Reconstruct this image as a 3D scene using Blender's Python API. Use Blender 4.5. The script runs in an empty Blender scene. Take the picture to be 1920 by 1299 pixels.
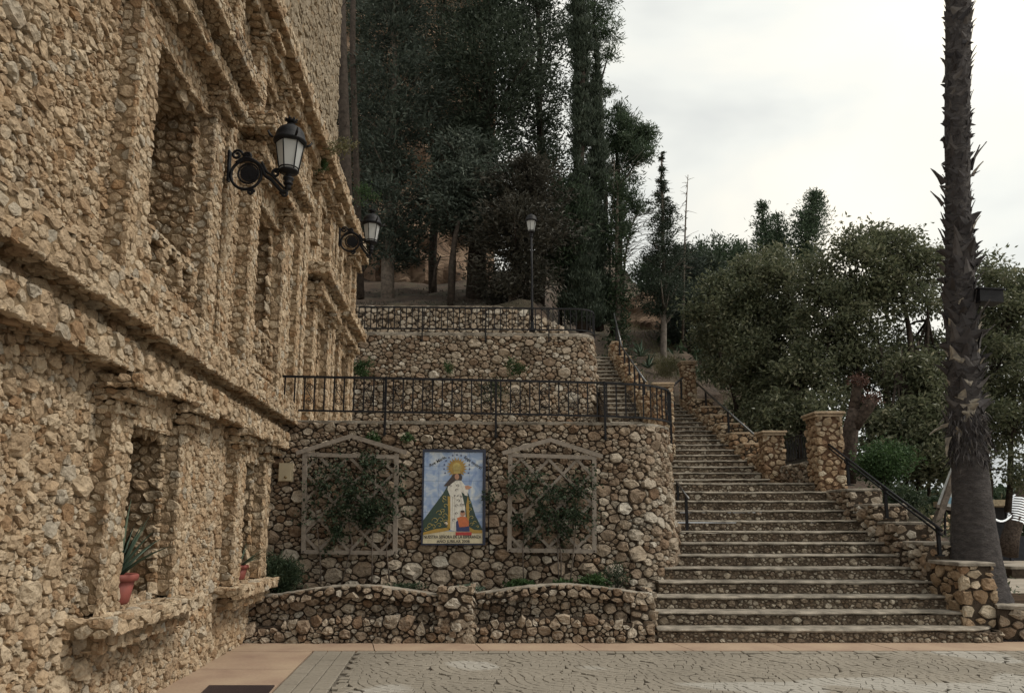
import bpy, bmesh, math, random
import numpy as np
from mathutils import Vector, Matrix, kdtree
R_ = math.radians
rnd = random.Random(7)
rng = np.random.default_rng(7)
scene = bpy.context.scene
COL = scene.collection

# ------------------------------------------------------------------ camera
EYE = 1.6
FPX, CXP, CYP, HORP = 1440.0, 960.0, 740.0, 978.0          # photograph's pixel frame 1920 x 1299
PITCH = math.atan((HORP - CYP) / FPX)
cam = bpy.data.cameras.new('camera')
cam.sensor_fit = 'HORIZONTAL'; cam.sensor_width = 36.0
cam.lens = 36.0 * FPX / 1920.0
cam.shift_y = (CYP - 649.5) / 1920.0
cam.clip_start = 0.1; cam.clip_end = 3000
camo = bpy.data.objects.new('camera', cam); COL.objects.link(camo)
camo.location = (0, 0, EYE); camo.rotation_euler = (math.pi/2 + PITCH, 0, 0)
scene.camera = camo
# ------------------------------------------------------------------ sky and sun
SUN_EL, SUN_AZ = R_(50), R_(98)          # azimuth measured from +Y towards +X
world = bpy.data.worlds.new('World'); scene.world = world; world.use_nodes = True
nt = world.node_tree; nt.nodes.clear()
def N(t, tree=None, **kw):
    n = (tree or nt).nodes.new(t)
    for k, v in kw.items(): setattr(n, k, v)
    return n
sky = N('ShaderNodeTexSky', sky_type='NISHITA', sun_disc=False)
sky.sun_elevation = SUN_EL; sky.sun_rotation = SUN_AZ
sky.air_density = 1.0; sky.dust_density = 3.0
bg1 = N('ShaderNodeBackground'); bg1.inputs[1].default_value = 0.10
nt.links.new(sky.outputs[0], bg1.inputs[0])
tc = N('ShaderNodeTexCoord')
mp = N('ShaderNodeMapping'); mp.inputs['Scale'].default_value = (1.0, 1.0, 1.7)
nt.links.new(tc.outputs['Generated'], mp.inputs[0])
no = N('ShaderNodeTexNoise'); no.inputs['Scale'].default_value = 1.9; no.inputs['Detail'].default_value = 5; no.inputs['Roughness'].default_value = 0.48
no.inputs['Distortion'].default_value = 0.35
nt.links.new(mp.outputs[0], no.inputs['Vector'])
cr = N('ShaderNodeValToRGB')
cr.color_ramp.elements[0].position = 0.36; cr.color_ramp.elements[0].color = (0.44, 0.455, 0.45, 1)
cr.color_ramp.elements[1].position = 0.66; cr.color_ramp.elements[1].color = (0.83, 0.775, 0.66, 1)
e = cr.color_ramp.elements.new(0.5); e.color = (0.64, 0.645, 0.60, 1)
nt.links.new(no.outputs[0], cr.inputs[0])
# the cloud is thinner round the hidden sun
dot = N('ShaderNodeVectorMath', operation='DOT_PRODUCT')
nt.links.new(tc.outputs['Generated'], dot.inputs[0])
dot.inputs[1].default_value = (math.sin(SUN_AZ)*math.cos(SUN_EL), math.cos(SUN_AZ)*math.cos(SUN_EL), math.sin(SUN_EL))
mr = N('ShaderNodeMapRange'); mr.inputs[1].default_value = 0.3; mr.inputs[2].default_value = 1.0; mr.inputs[3].default_value = 1.0; mr.inputs[4].default_value = 1.3
nt.links.new(dot.outputs['Value'], mr.inputs[0])
bg2 = N('ShaderNodeBackground')
nt.links.new(cr.outputs[0], bg2.inputs[0]); nt.links.new(mr.outputs[0], bg2.inputs[1])
mx = N('ShaderNodeMixShader'); mx.inputs[0].default_value = 0.93
nt.links.new(bg1.outputs[0], mx.inputs[1]); nt.links.new(bg2.outputs[0], mx.inputs[2])
wo = N('ShaderNodeOutputWorld'); nt.links.new(mx.outputs[0], wo.inputs[0])
sun = bpy.data.lights.new('sun', 'SUN'); sun.energy = 1.5; sun.angle = R_(16); sun.color = (1.0, 0.93, 0.82)
so = bpy.data.objects.new('sun', sun); COL.objects.link(so)
sd = Vector((math.sin(SUN_AZ)*math.cos(SUN_EL), math.cos(SUN_AZ)*math.cos(SUN_EL), math.sin(SUN_EL)))
so.rotation_euler = (-sd).to_track_quat('-Z', 'Y').to_euler(); so.location = (20, 10, 30)
vs = scene.view_settings
vs.view_transform = 'Standard'; vs.look = 'None'; vs.exposure = 0.5; vs.gamma = 1.0
vs.use_curve_mapping = False

# ------------------------------------------------------------------ helpers
cF = np.array([0, math.cos(PITCH), math.sin(PITCH)]); cU = np.array([0, -math.sin(PITCH), math.cos(PITCH)]); cR = np.array([1., 0, 0])
CAM = np.array([0, 0, EYE])
def ray(x, y): return cF*FPX + cR*(x-CXP) - cU*(y-CYP)
def at(x, y, Y):                      # where a sight line meets the vertical plane at depth Y
    r = ray(x, y); return Vector(CAM + r*(Y/r[1]))
def atz(x, y, z=0.0):
    r = ray(x, y); return Vector(CAM + r*((z-EYE)/r[2]))
FA, FK = 2.85, 0.0694                 # the facade's plane X = -FA - FK*Y
def fac(s, z, o=0.0): return Vector((-FA - FK*s + o, s + FK*o, z))
def atf(x, y, o=0.0):
    r = ray(x, y); t = (-FA + o)/(r[0] + FK*r[1]); return Vector(CAM + r*t)

def tag(o, label=None, cat=None, group=None, kind=None):
    if label: o['label'] = label
    if cat: o['category'] = cat
    if group: o['group'] = group
    if kind: o['kind'] = kind
    return o
def thing(name, label, cat, loc=(0, 0, 0), rz=0.0, group=None):
    o = bpy.data.objects.new(name, None); COL.objects.link(o)
    o.empty_display_size = 0.2
    o.location = loc; o.rotation_euler = (0, 0, rz)
    return tag(o, label, cat, group)
def link(name, me, parent=None, world_coords=True):
    o = bpy.data.objects.new(name, me); COL.objects.link(o)
    if parent is not None:
        o.parent = parent
        if world_coords and parent.type == 'EMPTY':
            o.matrix_parent_inverse = MPI(parent)
    return o
def MPI(p):
    m = Matrix.LocRotScale(p.location, p.rotation_euler, p.scale)
    return m.inverted()

class MB:
    """collects shapes, then becomes one mesh"""
    def __init__(s): s.v = []; s.f = []; s.smooth = []
    def add(s, vs, fs, smooth=False):
        b = len(s.v); s.v.extend([tuple(x) for x in vs]); s.f.extend([tuple(i+b for i in q) for q in fs]); s.smooth.extend([smooth]*len(fs))
    def box(s, c, d, m=None):
        x, y, z = [k/2 for k in d]
        P = [Vector((sx*x, sy*y, sz*z)) for sz in (-1, 1) for sy in (-1, 1) for sx in (-1, 1)]
        if m is not None: P = [m @ p for p in P]
        P = [p + Vector(c) for p in P]
        s.add(P, [(0, 2, 3, 1), (4, 5, 7, 6), (0, 1, 5, 4), (1, 3, 7, 5), (3, 2, 6, 7), (2, 0, 4, 6)])
    def bar(s, a, b, w, t, up=(0, 0, 1)):          # a straight bar of section w x t
        a = Vector(a); b = Vector(b); d = (b-a).normalized(); u = Vector(up)
        if abs(d.dot(u)) > 0.98: u = Vector((0, 1, 0))
        sx = d.cross(u).normalized(); sy = sx.cross(d).normalized()
        P = []
        for p in (a, b):
            for i, j in ((-1, -1), (1, -1), (1, 1), (-1, 1)): P.append(p + sx*(i*w/2) + sy*(j*t/2))
        s.add(P, [(0, 1, 2, 3), (7, 6, 5, 4), (0, 4, 5, 1), (1, 5, 6, 2), (2, 6, 7, 3), (3, 7, 4, 0)])
    def tube(s, pts, rad, n=8, caps=True, closed=False, jit=0.0, smooth=True):
        pts = [Vector(p) for p in pts]; m = len(pts)
        if not hasattr(rad, '__len__'): rad = [rad]*m
        ref = Vector((0.13, 0.31, 0.94)); V = []; F = []; px = None
        for i, p in enumerate(pts):
            d = (pts[(i+1) % m]-pts[i-1]) if closed else (pts[min(i+1, m-1)]-pts[max(i-1, 0)])
            if d.length < 1e-9: d = Vector((0, 0, 1))
            d.normalize()
            x = (px - d*px.dot(d)) if px is not None else d.cross(ref)
            if x.length < 1e-4: x = d.cross(Vector((1, 0, 0)))
            x.normalize(); y = d.cross(x); px = x
            for k in range(n):
                a = 2*math.pi*k/n; r = rad[i]*(1 + (rnd.uniform(-jit, jit) if jit else 0))
                V.append(p + x*(math.cos(a)*r) + y*(math.sin(a)*r))
        for i in range(m if closed else m-1):
            j = (i+1) % m
            for k in range(n): F.append((i*n+k, i*n+(k+1) % n, j*n+(k+1) % n, j*n+k))
        if caps and not closed: F.append(tuple(range(n-1, -1, -1))); F.append(tuple((m-1)*n+k for k in range(n)))
        s.add(V, F, smooth)
    def lathe(s, c, prof, n=16, smooth=True, ang0=0.0):
        c = Vector(c); V = []; F = []; m = len(prof)
        for r, z in prof:
            for k in range(n):
                a = 2*math.pi*k/n + ang0; V.append(c + Vector((r*math.cos(a), r*math.sin(a), z)))
        for i in range(m-1):
            for k in range(n): F.append((i*n+k, i*n+(k+1) % n, (i+1)*n+(k+1) % n, (i+1)*n+k))
        F.append(tuple(range(n-1, -1, -1))); F.append(tuple((m-1)*n+k for k in range(n)))
        s.add(V, F, smooth)
    def prism(s, poly, a, ex):                      # poly of 3-D points extruded by vector ex
        n = len(poly); P = [Vector(p)+Vector(a) for p in poly]; Q = [p+Vector(ex) for p in P]
        s.add(P+Q, [tuple(range(n-1, -1, -1)), tuple(range(n, 2*n))] + [(i, (i+1) % n, n+(i+1) % n, n+i) for i in range(n)])
    def build(s, name, mat, parent=None, wc=True):
        me = bpy.data.meshes.new(name); me.from_pydata(s.v, [], s.f)
        me.polygons.foreach_set('use_smooth', s.smooth); me.update()
        me.materials.append(mat)
        return link(name, me, parent, wc)

def np_mesh(name, V, F, mat, tone=None, smooth=False):
    """V (n,3) float, F (m,k) int: all faces with k corners"""
    me = bpy.data.meshes.new(name); V = np.ascontiguousarray(V, dtype=np.float32); F = np.ascontiguousarray(F, dtype=np.int32)
    m, k = F.shape
    me.vertices.add(len(V)); me.vertices.foreach_set('co', V.ravel())
    me.loops.add(m*k); me.loops.foreach_set('vertex_index', F.ravel())
    me.polygons.add(m); me.polygons.foreach_set('loop_start', np.arange(0, m*k, k, dtype=np.int32))
    me.polygons.foreach_set('use_smooth', np.full(m, smooth))
    if tone is not None:
        at_ = me.attributes.new('tone', 'FLOAT', 'POINT'); at_.data.foreach_set('value', np.ascontiguousarray(tone, dtype=np.float32))
    me.update(calc_edges=True); me.materials.append(mat)
    return me

# ------------------------------------------------------------------ materials
def mat_new(name):
    m = bpy.data.materials.new(name); m.use_nodes = True; t = m.node_tree; t.nodes.clear()
    out = N('ShaderNodeOutputMaterial', t); b = N('ShaderNodeBsdfPrincipled', t)
    t.links.new(b.outputs[0], out.inputs[0]); return m, t, b, out
def ramp(t, stops):
    r = N('ShaderNodeValToRGB', t); el = r.color_ramp.elements
    while len(el) < len(stops): el.new(0.5)
    for i, (p, c) in enumerate(stops): el[i].position = p; el[i].color = (*c, 1) if len(c) == 3 else c
    return r
def noise(t, vec, scale, detail=4, rough=0.55):
    n = N('ShaderNodeTexNoise', t); n.inputs['Scale'].default_value = scale; n.inputs['Detail'].default_value = detail; n.inputs['Roughness'].default_value = rough
    t.links.new(vec, n.inputs['Vector']); return n
def mixc(t, mode, fac, a, b):
    m = N('ShaderNodeMix', t, data_type='RGBA', blend_type=mode)
    if isinstance(fac, (int, float)): m.inputs[0].default_value = fac
    else: t.links.new(fac, m.inputs[0])
    for i, x in ((6, a), (7, b)):
        if isinstance(x, tuple): m.inputs[i].default_value = (*x, 1)
        else: t.links.new(x, m.inputs[i])
    return m.outputs[2]
def simple(name, col, rough=0.6, metal=0.0, nscale=12, namt=0.25, bump=0.0, bscale=40, spec=0.4):
    m, t, b, o = mat_new(name)
    g = N('ShaderNodeNewGeometry', t)
    n = noise(t, g.outputs['Position'], nscale)
    r = ramp(t, [(0.3, tuple(c*(1-namt) for c in col)), (0.7, tuple(min(1, c*(1+namt)) for c in col))])
    t.links.new(n.outputs[0], r.inputs[0]); t.links.new(r.outputs[0], b.inputs['Base Color'])
    b.inputs['Roughness'].default_value = rough; b.inputs['Metallic'].default_value = metal
    b.inputs['Specular IOR Level'].default_value = spec
    if bump:
        n2 = noise(t, g.outputs['Position'], bscale, 6); bp = N('ShaderNodeBump', t); bp.inputs['Strength'].default_value = bump; bp.inputs['Distance'].default_value = 0.02
        t.links.new(n2.outputs[0], bp.inputs['Height']); t.links.new(bp.outputs[0], b.inputs['Normal'])
    return m
def stone_mat(name, stops, lichen=0.45, lichen_col=(0.05, 0.047, 0.042), rust=0.35, bscale=38, bump=0.9, lscale=1.7):
    m, t, b, o = mat_new(name)
    g = N('ShaderNodeNewGeometry', t); pos = g.outputs['Position']
    a = N('ShaderNodeAttribute', t, attribute_name='tone')
    r = ramp(t, stops); t.links.new(a.outputs['Fac'], r.inputs[0])
    n1 = noise(t, pos, 9, 6, 0.65)
    r1 = ramp(t, [(0.28, (0.55, 0.52, 0.48)), (0.55, (1, 1, 1)), (0.75, (1.25, 1.22, 1.15))]); t.links.new(n1.outputs[0], r1.inputs[0])
    c = mixc(t, 'MULTIPLY', 1.0, r.outputs[0], r1.outputs[0])
    n2 = noise(t, pos, 2.3, 5, 0.6)
    r2 = ramp(t, [(0.55, (0, 0, 0)), (0.72, (1, 1, 1))]); t.links.new(n2.outputs[0], r2.inputs[0])
    mf = N('ShaderNodeMath', t, operation='MULTIPLY'); mf.inputs[1].default_value = rust; t.links.new(r2.outputs[0], mf.inputs[0])
    c = mixc(t, 'MIX', mf.outputs[0], c, (0.34, 0.185, 0.075))
    n3 = noise(t, pos, lscale, 8, 0.72)
    r3 = ramp(t, [(0.52, (0, 0, 0)), (0.66, (1, 1, 1))]); t.links.new(n3.outputs[0], r3.inputs[0])
    n4 = noise(t, pos, 26, 5, 0.7)
    r4 = ramp(t, [(0.42, (0, 0, 0)), (0.56, (1, 1, 1))]); t.links.new(n4.outputs[0], r4.inputs[0])
    m3 = N('ShaderNodeMath', t, operation='MULTIPLY'); t.links.new(r3.outputs[0], m3.inputs[0]); t.links.new(r4.outputs[0], m3.inputs[1])
    m4 = N('ShaderNodeMath', t, operation='MULTIPLY'); m4.inputs[1].default_value = lichen; t.links.new(m3.outputs[0], m4.inputs[0])
    c = mixc(t, 'MIX', m4.outputs[0], c, lichen_col)
    t.links.new(c, b.inputs['Base Color'])
    b.inputs['Roughness'].default_value = 0.92; b.inputs['Specular IOR Level'].default_value = 0.15
    nb = noise(t, pos, bscale, 8, 0.68); vo = N('ShaderNodeTexVoronoi', t); vo.inputs['Scale'].default_value = bscale*0.9
    t.links.new(pos, vo.inputs['Vector'])
    ad = N('ShaderNodeMath', t, operation='MULTIPLY_ADD'); ad.inputs[1].default_value = 0.5
    t.links.new(vo.outputs['Distance'], ad.inputs[0]); t.links.new(nb.outputs[0], ad.inputs[2])
    bp = N('ShaderNodeBump', t); bp.inputs['Strength'].default_value = bump; bp.inputs['Distance'].default_value = 0.022
    t.links.new(ad.outputs[0], bp.inputs['Height']); t.links.new(bp.outputs[0], b.inputs['Normal'])
    return m
FACADE_STOPS = [(0.0, (0.30, 0.19, 0.108)), (0.12, (0.375, 0.272, 0.178)), (0.5, (0.445, 0.342, 0.235)), (0.85, (0.52, 0.425, 0.31)), (1.0, (0.39, 0.345, 0.28))]
WALL_STOPS = [(0.0, (0.20, 0.135, 0.09)), (0.18, (0.275, 0.21, 0.155)), (0.55, (0.355, 0.29, 0.222)), (0.85, (0.42, 0.365, 0.295)), (1.0, (0.51, 0.47, 0.405))]
PIER_STOPS = [(0.0, (0.25, 0.155, 0.095)), (0.3, (0.36, 0.26, 0.17)), (0.7, (0.45, 0.355, 0.25)), (1.0, (0.50, 0.43, 0.33))]
STEP_STOPS = [(0.0, (0.13, 0.10, 0.075)), (0.35, (0.23, 0.18, 0.135)), (0.7, (0.34, 0.285, 0.22)), (1.0, (0.50, 0.45, 0.37))]
M = {}
M['facade'] = stone_mat('facade_stone', FACADE_STOPS, 0.30, (0.12, 0.11, 0.10), 0.30, 34, 1.0, 0.8)
M['attic'] = stone_mat('attic_stone', [(0.0, (0.21, 0.165, 0.115)), (0.5, (0.29, 0.24, 0.175)), (1.0, (0.35, 0.30, 0.235))], 0.35, (0.12, 0.11, 0.10), 0.25, 34, 1.0, 0.8)
M['cornice'] = stone_mat('cornice_stone', FACADE_STOPS, 0.75, (0.085, 0.08, 0.075), 0.25, 34, 1.0, 1.1)
M['wall'] = stone_mat('retaining_wall_stone', WALL_STOPS, 0.80, (0.045, 0.043, 0.038), 0.22, 40, 0.9, 0.9)
M['pier'] = stone_mat('pier_stone', PIER_STOPS, 0.45, (0.08, 0.06, 0.045), 0.22, 40, 0.9, 1.5)
M['step'] = stone_mat('step_pebbles', STEP_STOPS, 0.7, (0.035, 0.037, 0.03), 0.15, 50, 0.9, 1.5)
M['mortar_f'] = simple('facade_mortar', (0.22, 0.16, 0.10), 0.95, 0, 14, 0.35, 0.8, 60, 0.1)
M['mortar_w'] = simple('wall_mortar', (0.060, 0.046, 0.035), 0.95, 0, 10, 0.4, 0.8, 60, 0.1)
M['mortar_s'] = simple('step_mortar', (0.115, 0.090, 0.068), 0.95, 0, 10, 0.4, 0.8, 60, 0.1)
M['cement'] = simple('worn_cement', (0.235, 0.208, 0.172), 0.9, 0, 5, 0.5, 0.7, 40, 0.2)
M['iron'] = simple('black_iron', (0.008, 0.008, 0.010), 0.55, 0.0, 20, 0.4, 0.2, 60, 0.22)
M['bright_rail'] = simple('worn_steel_rail', (0.12, 0.12, 0.12), 0.28, 0.75, 15, 0.3, 0, 40, 0.6)
M['wood'] = simple('grey_weathered_wood', (0.235, 0.203, 0.172), 0.85, 0, 18, 0.2, 0.25, 80, 0.2)
M['bark'] = simple('grey_brown_bark', (0.15, 0.125, 0.105), 0.95, 0, 9, 0.45, 0.9, 30, 0.1)
M['bark_dark'] = simple('dark_bark', (0.045, 0.036, 0.030), 0.95, 0, 9, 0.45, 0.9, 30, 0.1)
M['bark_pale'] = simple('pale_bark', (0.15, 0.13, 0.112), 0.95, 0, 9, 0.4, 0.8, 30, 0.1)
M['soil'] = simple('dark_soil', (0.055, 0.038, 0.026), 1.0, 0, 6, 0.45, 0.9, 30, 0.05)
def leaf_mat(name, stops, trans=0.25, rough=0.6):
    m, t, b, o = mat_new(name)
    a = N('ShaderNodeAttribute', t, attribute_name='tone'); r = ramp(t, stops); t.links.new(a.outputs['Fac'], r.inputs[0])
    t.links.new(r.outputs[0], b.inputs['Base Color']); b.inputs['Roughness'].default_value = rough; b.inputs['Specular IOR Level'].default_value = 0.25
    tr = N('ShaderNodeBsdfTranslucent', t); t.links.new(r.outputs[0], tr.inputs[0])
    mx = N('ShaderNodeMixShader', t); mx.inputs[0].default_value = trans
    t.links.new(b.outputs[0], mx.inputs[1]); t.links.new(tr.outputs[0], mx.inputs[2]); t.links.new(mx.outputs[0], o.inputs[0]); return m
M['cypress'] = leaf_mat('cypress_foliage', [(0, (0.018, 0.027, 0.018)), (0.5, (0.040, 0.056, 0.038)), (1, (0.095, 0.118, 0.085))], 0.2)
M['bluecyp'] = leaf_mat('blue_grey_conifer_foliage', [(0, (0.024, 0.034, 0.027)), (0.5, (0.058, 0.076, 0.060)), (1, (0.15, 0.175, 0.145))], 0.2)
M['pine'] = leaf_mat('pine_foliage', [(0, (0.03, 0.05, 0.03)), (0.5, (0.058, 0.088, 0.052)), (1, (0.11, 0.145, 0.09))], 0.25)
M['brownfol'] = leaf_mat('dry_brown_foliage', [(0, (0.030, 0.030, 0.022)), (0.5, (0.065, 0.060, 0.047)), (1, (0.13, 0.115, 0.095))], 0.15)
M['olive'] = leaf_mat('olive_broad_leaves', [(0, (0.048, 0.060, 0.036)), (0.4, (0.098, 0.112, 0.064)), (0.75, (0.165, 0.172, 0.105)), (1, (0.28, 0.27, 0.185))], 0.4, 0.34)
M['green'] = leaf_mat('green_leaves', [(0, (0.022, 0.045, 0.018)), (0.5, (0.045, 0.085, 0.032)), (1, (0.09, 0.15, 0.055))], 0.3)
M['darkgreen'] = leaf_mat('dark_green_leaves', [(0, (0.018, 0.032, 0.018)), (0.5, (0.04, 0.062, 0.034)), (1, (0.085, 0.11, 0.06))], 0.3)
M['agave'] = leaf_mat('agave_leaf', [(0, (0.045, 0.075, 0.055)), (0.5, (0.085, 0.125, 0.09)), (1, (0.16, 0.20, 0.14))], 0.1, 0.5)
M['drygrass'] = leaf_mat('dry_grass_blades', [(0, (0.07, 0.075, 0.035)), (0.5, (0.14, 0.135, 0.07)), (1, (0.26, 0.23, 0.13))], 0.3)

# ------------------------------------------------------------------ stones
def seeds(w, h, radii, rs, keep=None, fill=1.6, pack=0.86):
    """dart throwing from large to small: radii = [(radius, share of area)]"""
    C = np.empty((0, 2)); Rr = np.empty(0)
    for r, share in radii:
        n = int(share*fill*w*h/(2.6*r*r)) + 2
        cand = rs.uniform((0, 0), (w, h), (n, 2)); rr = r*rs.uniform(0.8, 1.2, n)
        if keep is not None: k = keep(cand[:, 0], cand[:, 1]); cand = cand[k]; rr = rr[k]; n = len(rr)
        buf = np.empty((len(C)+n, 2)); br = np.empty(len(C)+n); m = len(C); buf[:m] = C; br[:m] = Rr
        for i in range(n):
            p = cand[i]; d = buf[:m]-p
            if m == 0 or not ((d[:, 0]**2 + d[:, 1]**2) < (pack*(br[:m]+rr[i]))**2).any():
                buf[m] = p; br[m] = rr[i]; m += 1
        C = buf[:m].copy(); Rr = br[:m].copy()
    return C, Rr
STONE_N = 8
def ring_faces(n, rings):
    F = []
    for i in range(rings-1):
        for k in range(n): F.append((i*n+k, i*n+(k+1) % n, (i+1)*n+(k+1) % n, (i+1)*n+k))
    c = rings*n
    tri = [((rings-1)*n+k, (rings-1)*n+(k+1) % n, c, c) for k in range(n)]
    return F, tri
class Stones:
    """loose stones of one thing, gathered over its faces"""
    def __init__(s): s.V = []; s.T = []; s.C = []; s.R = []
    def patch(s, fmap, w, h, radii, hgt, seed, keep=None, gap=0.010, edge=0.012, n=STONE_N, tone=(0, 1), fill=1.6, rough=0.07, flat=1.0, aniso=1.25, chop=1.0, pack=0.86):
        if w < 0.03 or h < 0.03: return
        rs = np.random.default_rng(seed)
        ax = aniso
        C, Rr = seeds(w/ax, h, radii, rs, None if keep is None else (lambda a, b: keep(a*ax, b)), fill, pack); Nn = len(C)
        W_ = w; w = w/ax
        if Nn == 0: return
        kd = kdtree.KDTree(Nn)
        for i in range(Nn): kd.insert((C[i, 0], C[i, 1], 0), i)
        kd.balance(); K = min(18, Nn)
        nb = np.zeros((Nn, K), int)
        for i in range(Nn):
            q = kd.find_n((C[i, 0], C[i, 1], 0), K)
            nb[i] = [x[1] for x in q]
        th = 2*np.pi*(np.arange(n)[None, :] + rs.uniform(0, 1, (Nn, 1)))/n + rs.normal(0, 0.17, (Nn, n))
        ux, uy = np.cos(th), np.sin(th)
        D = C[nb]-C[:, None, :]                                   # N,K,2
        num = (D**2).sum(2) + 0.5*((Rr**2)[:, None] - (Rr**2)[nb])         # N,K
        den = 2*(D[:, :, 0, None]*ux[:, None, :] + D[:, :, 1, None]*uy[:, None, :])
        with np.errstate(divide='ignore', invalid='ignore'):
            t = np.where(den > 1e-6, num[:, :, None]/den, 9e9)
        t[:, 0, :] = 9e9
        t = np.where(t <= 0, 9e9, t).min(1)
        ej = edge*rs.uniform(0.0, 1.6, (Nn, 1))
        with np.errstate(divide='ignore'):
            tx = np.where(ux > 0, (w+ej-C[:, :1])/np.maximum(ux, 1e-6), (C[:, :1]+ej)/np.maximum(-ux, 1e-6))
            ty = np.where(uy > 0, (h+ej-C[:, 1:])/np.maximum(uy, 1e-6), (C[:, 1:]+ej)/np.maximum(-uy, 1e-6))
        t = np.minimum(np.minimum(t, tx), np.minimum(ty, rs.uniform(1.7, 3.2, (Nn, 1))*Rr[:, None]))
        for _ in range(3):                                        # quarry-faced: a few straight breaks per stone
            ph = rs.uniform(0, 2*np.pi, (Nn, 1)); cc = np.cos(th-ph)
            t = np.where(cc > 0.25, np.minimum(t, chop*rs.uniform(0.85, 1.7, (Nn, 1))*Rr[:, None]/np.maximum(cc, 0.25)), t)
        t = np.maximum(t-gap*rs.uniform(0.3, 1.2, (Nn, 1)), 0.35*Rr[:, None])
        hh = hgt*rs.uniform(0.45, 1.25, (Nn, 1))*np.sqrt(Rr/np.mean(Rr))[:, None]
        tilt = rs.normal(0, 0.20, (Nn, 2))*flat
        rings = [(1.0, -0.9), (0.985, 0.28), (0.87, 0.85), (0.48, 1.0)]
        U = []
        for sc, hf in rings:
            rr = t*sc*(1+rs.normal(0, rough*(0.5 if sc > .98 else 1.0), (Nn, n)))
            x = rr*ux; y = rr*uy
            z = hh*hf + (tilt[:, :1]*x+tilt[:, 1:]*y)*(hf > 0) + hh*rs.normal(0, 0.19, (Nn, n))*(hf > 0)
            U.append(np.stack([C[:, :1]+x, C[:, 1:]+y, z], 2))
        cz = hh[:, 0]*rs.uniform(0.9, 1.15, Nn)
        U.append(np.stack([C[:, 0], C[:, 1], cz], 1)[:, None, :])
        U = np.concatenate(U, 1); U[:, :, 0] *= ax                # N, 4n+1, 3
        P = fmap(U[:, :, 0], U[:, :, 1], U[:, :, 2])
        s.V.append(P); tn = rs.uniform(0, 1, Nn); s.T.append(tone[0]+(tone[1]-tone[0])*tn); s.C.append(P[:, -1, :]); s.R.append(t.mean(1)); s.n = n
    def count(s): return sum(len(x) for x in s.V)
    def place(s, parent, mat, limit=300, single='stone', mass='rubble', smooth=False):
        if not s.V: return
        V = np.concatenate(s.V); T = np.concatenate(s.T); C = np.concatenate(s.C); Rr = np.concatenate(s.R); n = s.n
        d = C-CAM; z = d@cF; px = CXP+FPX*(d@cR)/z; py = CYP-FPX*(d@cU)/z
        app = Rr/np.maximum(z, .5); app = np.where((px > 0) & (px < 1920) & (py > 0) & (py < 1299) & (z > 0), app, 0)
        order = np.argsort(-app); one = [i for i in order[:limit] if app[i] > 0]; pick = np.zeros(len(V), bool); pick[one] = True
        F, tri = ring_faces(n, 4); F = np.array(F); tri3 = np.array([q[:3] for q in tri]); nv = V.shape[1]
        faces = [tuple(q) for q in F] + [tuple(q) for q in tri3]
        for i in one:
            c = C[i]; me = bpy.data.meshes.new(single); me.from_pydata((V[i]-c).tolist(), [], faces)
            me.polygons.foreach_set('use_smooth', [smooth]*len(faces))
            a = me.attributes.new('tone', 'FLOAT', 'POINT'); a.data.foreach_set('value', np.full(nv, T[i], np.float32))
            me.materials.append(mat)
            o = link(single, me, parent); o.location = c
        rest = np.where(~pick)[0]
        if len(rest):
            W = V[rest].reshape(-1, 3); off = (np.arange(len(rest))*nv)[:, None, None]
            tri_all = np.concatenate([F[:, [0, 1, 2]], F[:, [0, 2, 3]], tri3])
            Fa = (tri_all[None]+off).reshape(-1, 3)
            me = np_mesh(mass, W, Fa, mat, np.repeat(T[rest], nv), smooth)
            tag(link(mass, me, parent), kind='stuff')
def planar(O, U, V, Nn):
    O, U, V, Nn = [np.array(k, float) for k in (O, U, V, Nn)]
    return lambda u, v, h: O + u[..., None]*U + v[..., None]*V + h[..., None]*Nn
class Path:
    """plan line (left to right, seen from outside) that a wall follows"""
    def __init__(s, pts, z0=0.0, batter=0.0):
        p = np.array(pts, float); d = np.diff(p, axis=0); L = np.hypot(d[:, 0], d[:, 1])
        s.u = np.concatenate([[0], np.cumsum(L)]); s.p = p; s.len = s.u[-1]; s.z0 = z0; s.b = batter
        tn = d/L[:, None]; tv = np.concatenate([tn[:1], (tn[1:]+tn[:-1])/2, tn[-1:]]); tv /= np.hypot(tv[:, 0], tv[:, 1])[:, None]
        s.nx = tv[:, 1]; s.ny = -tv[:, 0]
    def __call__(s, u, v, h):
        x = np.interp(u, s.u, s.p[:, 0]); y = np.interp(u, s.u, s.p[:, 1]); nx = np.interp(u, s.u, s.nx); ny = np.interp(u, s.u, s.ny)
        k = h - s.b*v
        return np.stack([x+nx*k, y+ny*k, s.z0+v], -1)
    def at(s, u, v, h): return Vector(s(np.array(float(u)), np.array(float(v)), np.array(float(h))))
def path_body(path, top, thick, name, mat, parent, back=-0.012, u0=0.0, u1=None, step=0.12, zbase=0.0):
    zb_ = zbase if callable(zbase) else (lambda u: zbase)
    """solid wall body behind the stones; top is a height or a function of u"""
    u1 = path.len if u1 is None else u1; n = max(2, int((u1-u0)/step)+1); us = np.linspace(u0, u1, n)
    tp = (lambda u: top) if not callable(top) else top
    V = []
    for u in us:
        t = tp(u)
        V += [path.at(u, zb_(u), back), path.at(u, t, back), path.at(u, t, back-thick), path.at(u, zb_(u), back-thick)]
    F = []
    for i in range(n-1):
        for k in range(4): a = i*4+k; b = i*4+(k+1) % 4; F.append((a, b, b+4, a+4))
    F.append((3, 2, 1, 0)); q = (n-1)*4; F.append((q, q+1, q+2, q+3))
    mb = MB(); mb.add(V, F); return mb.build(name, mat, parent)
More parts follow.
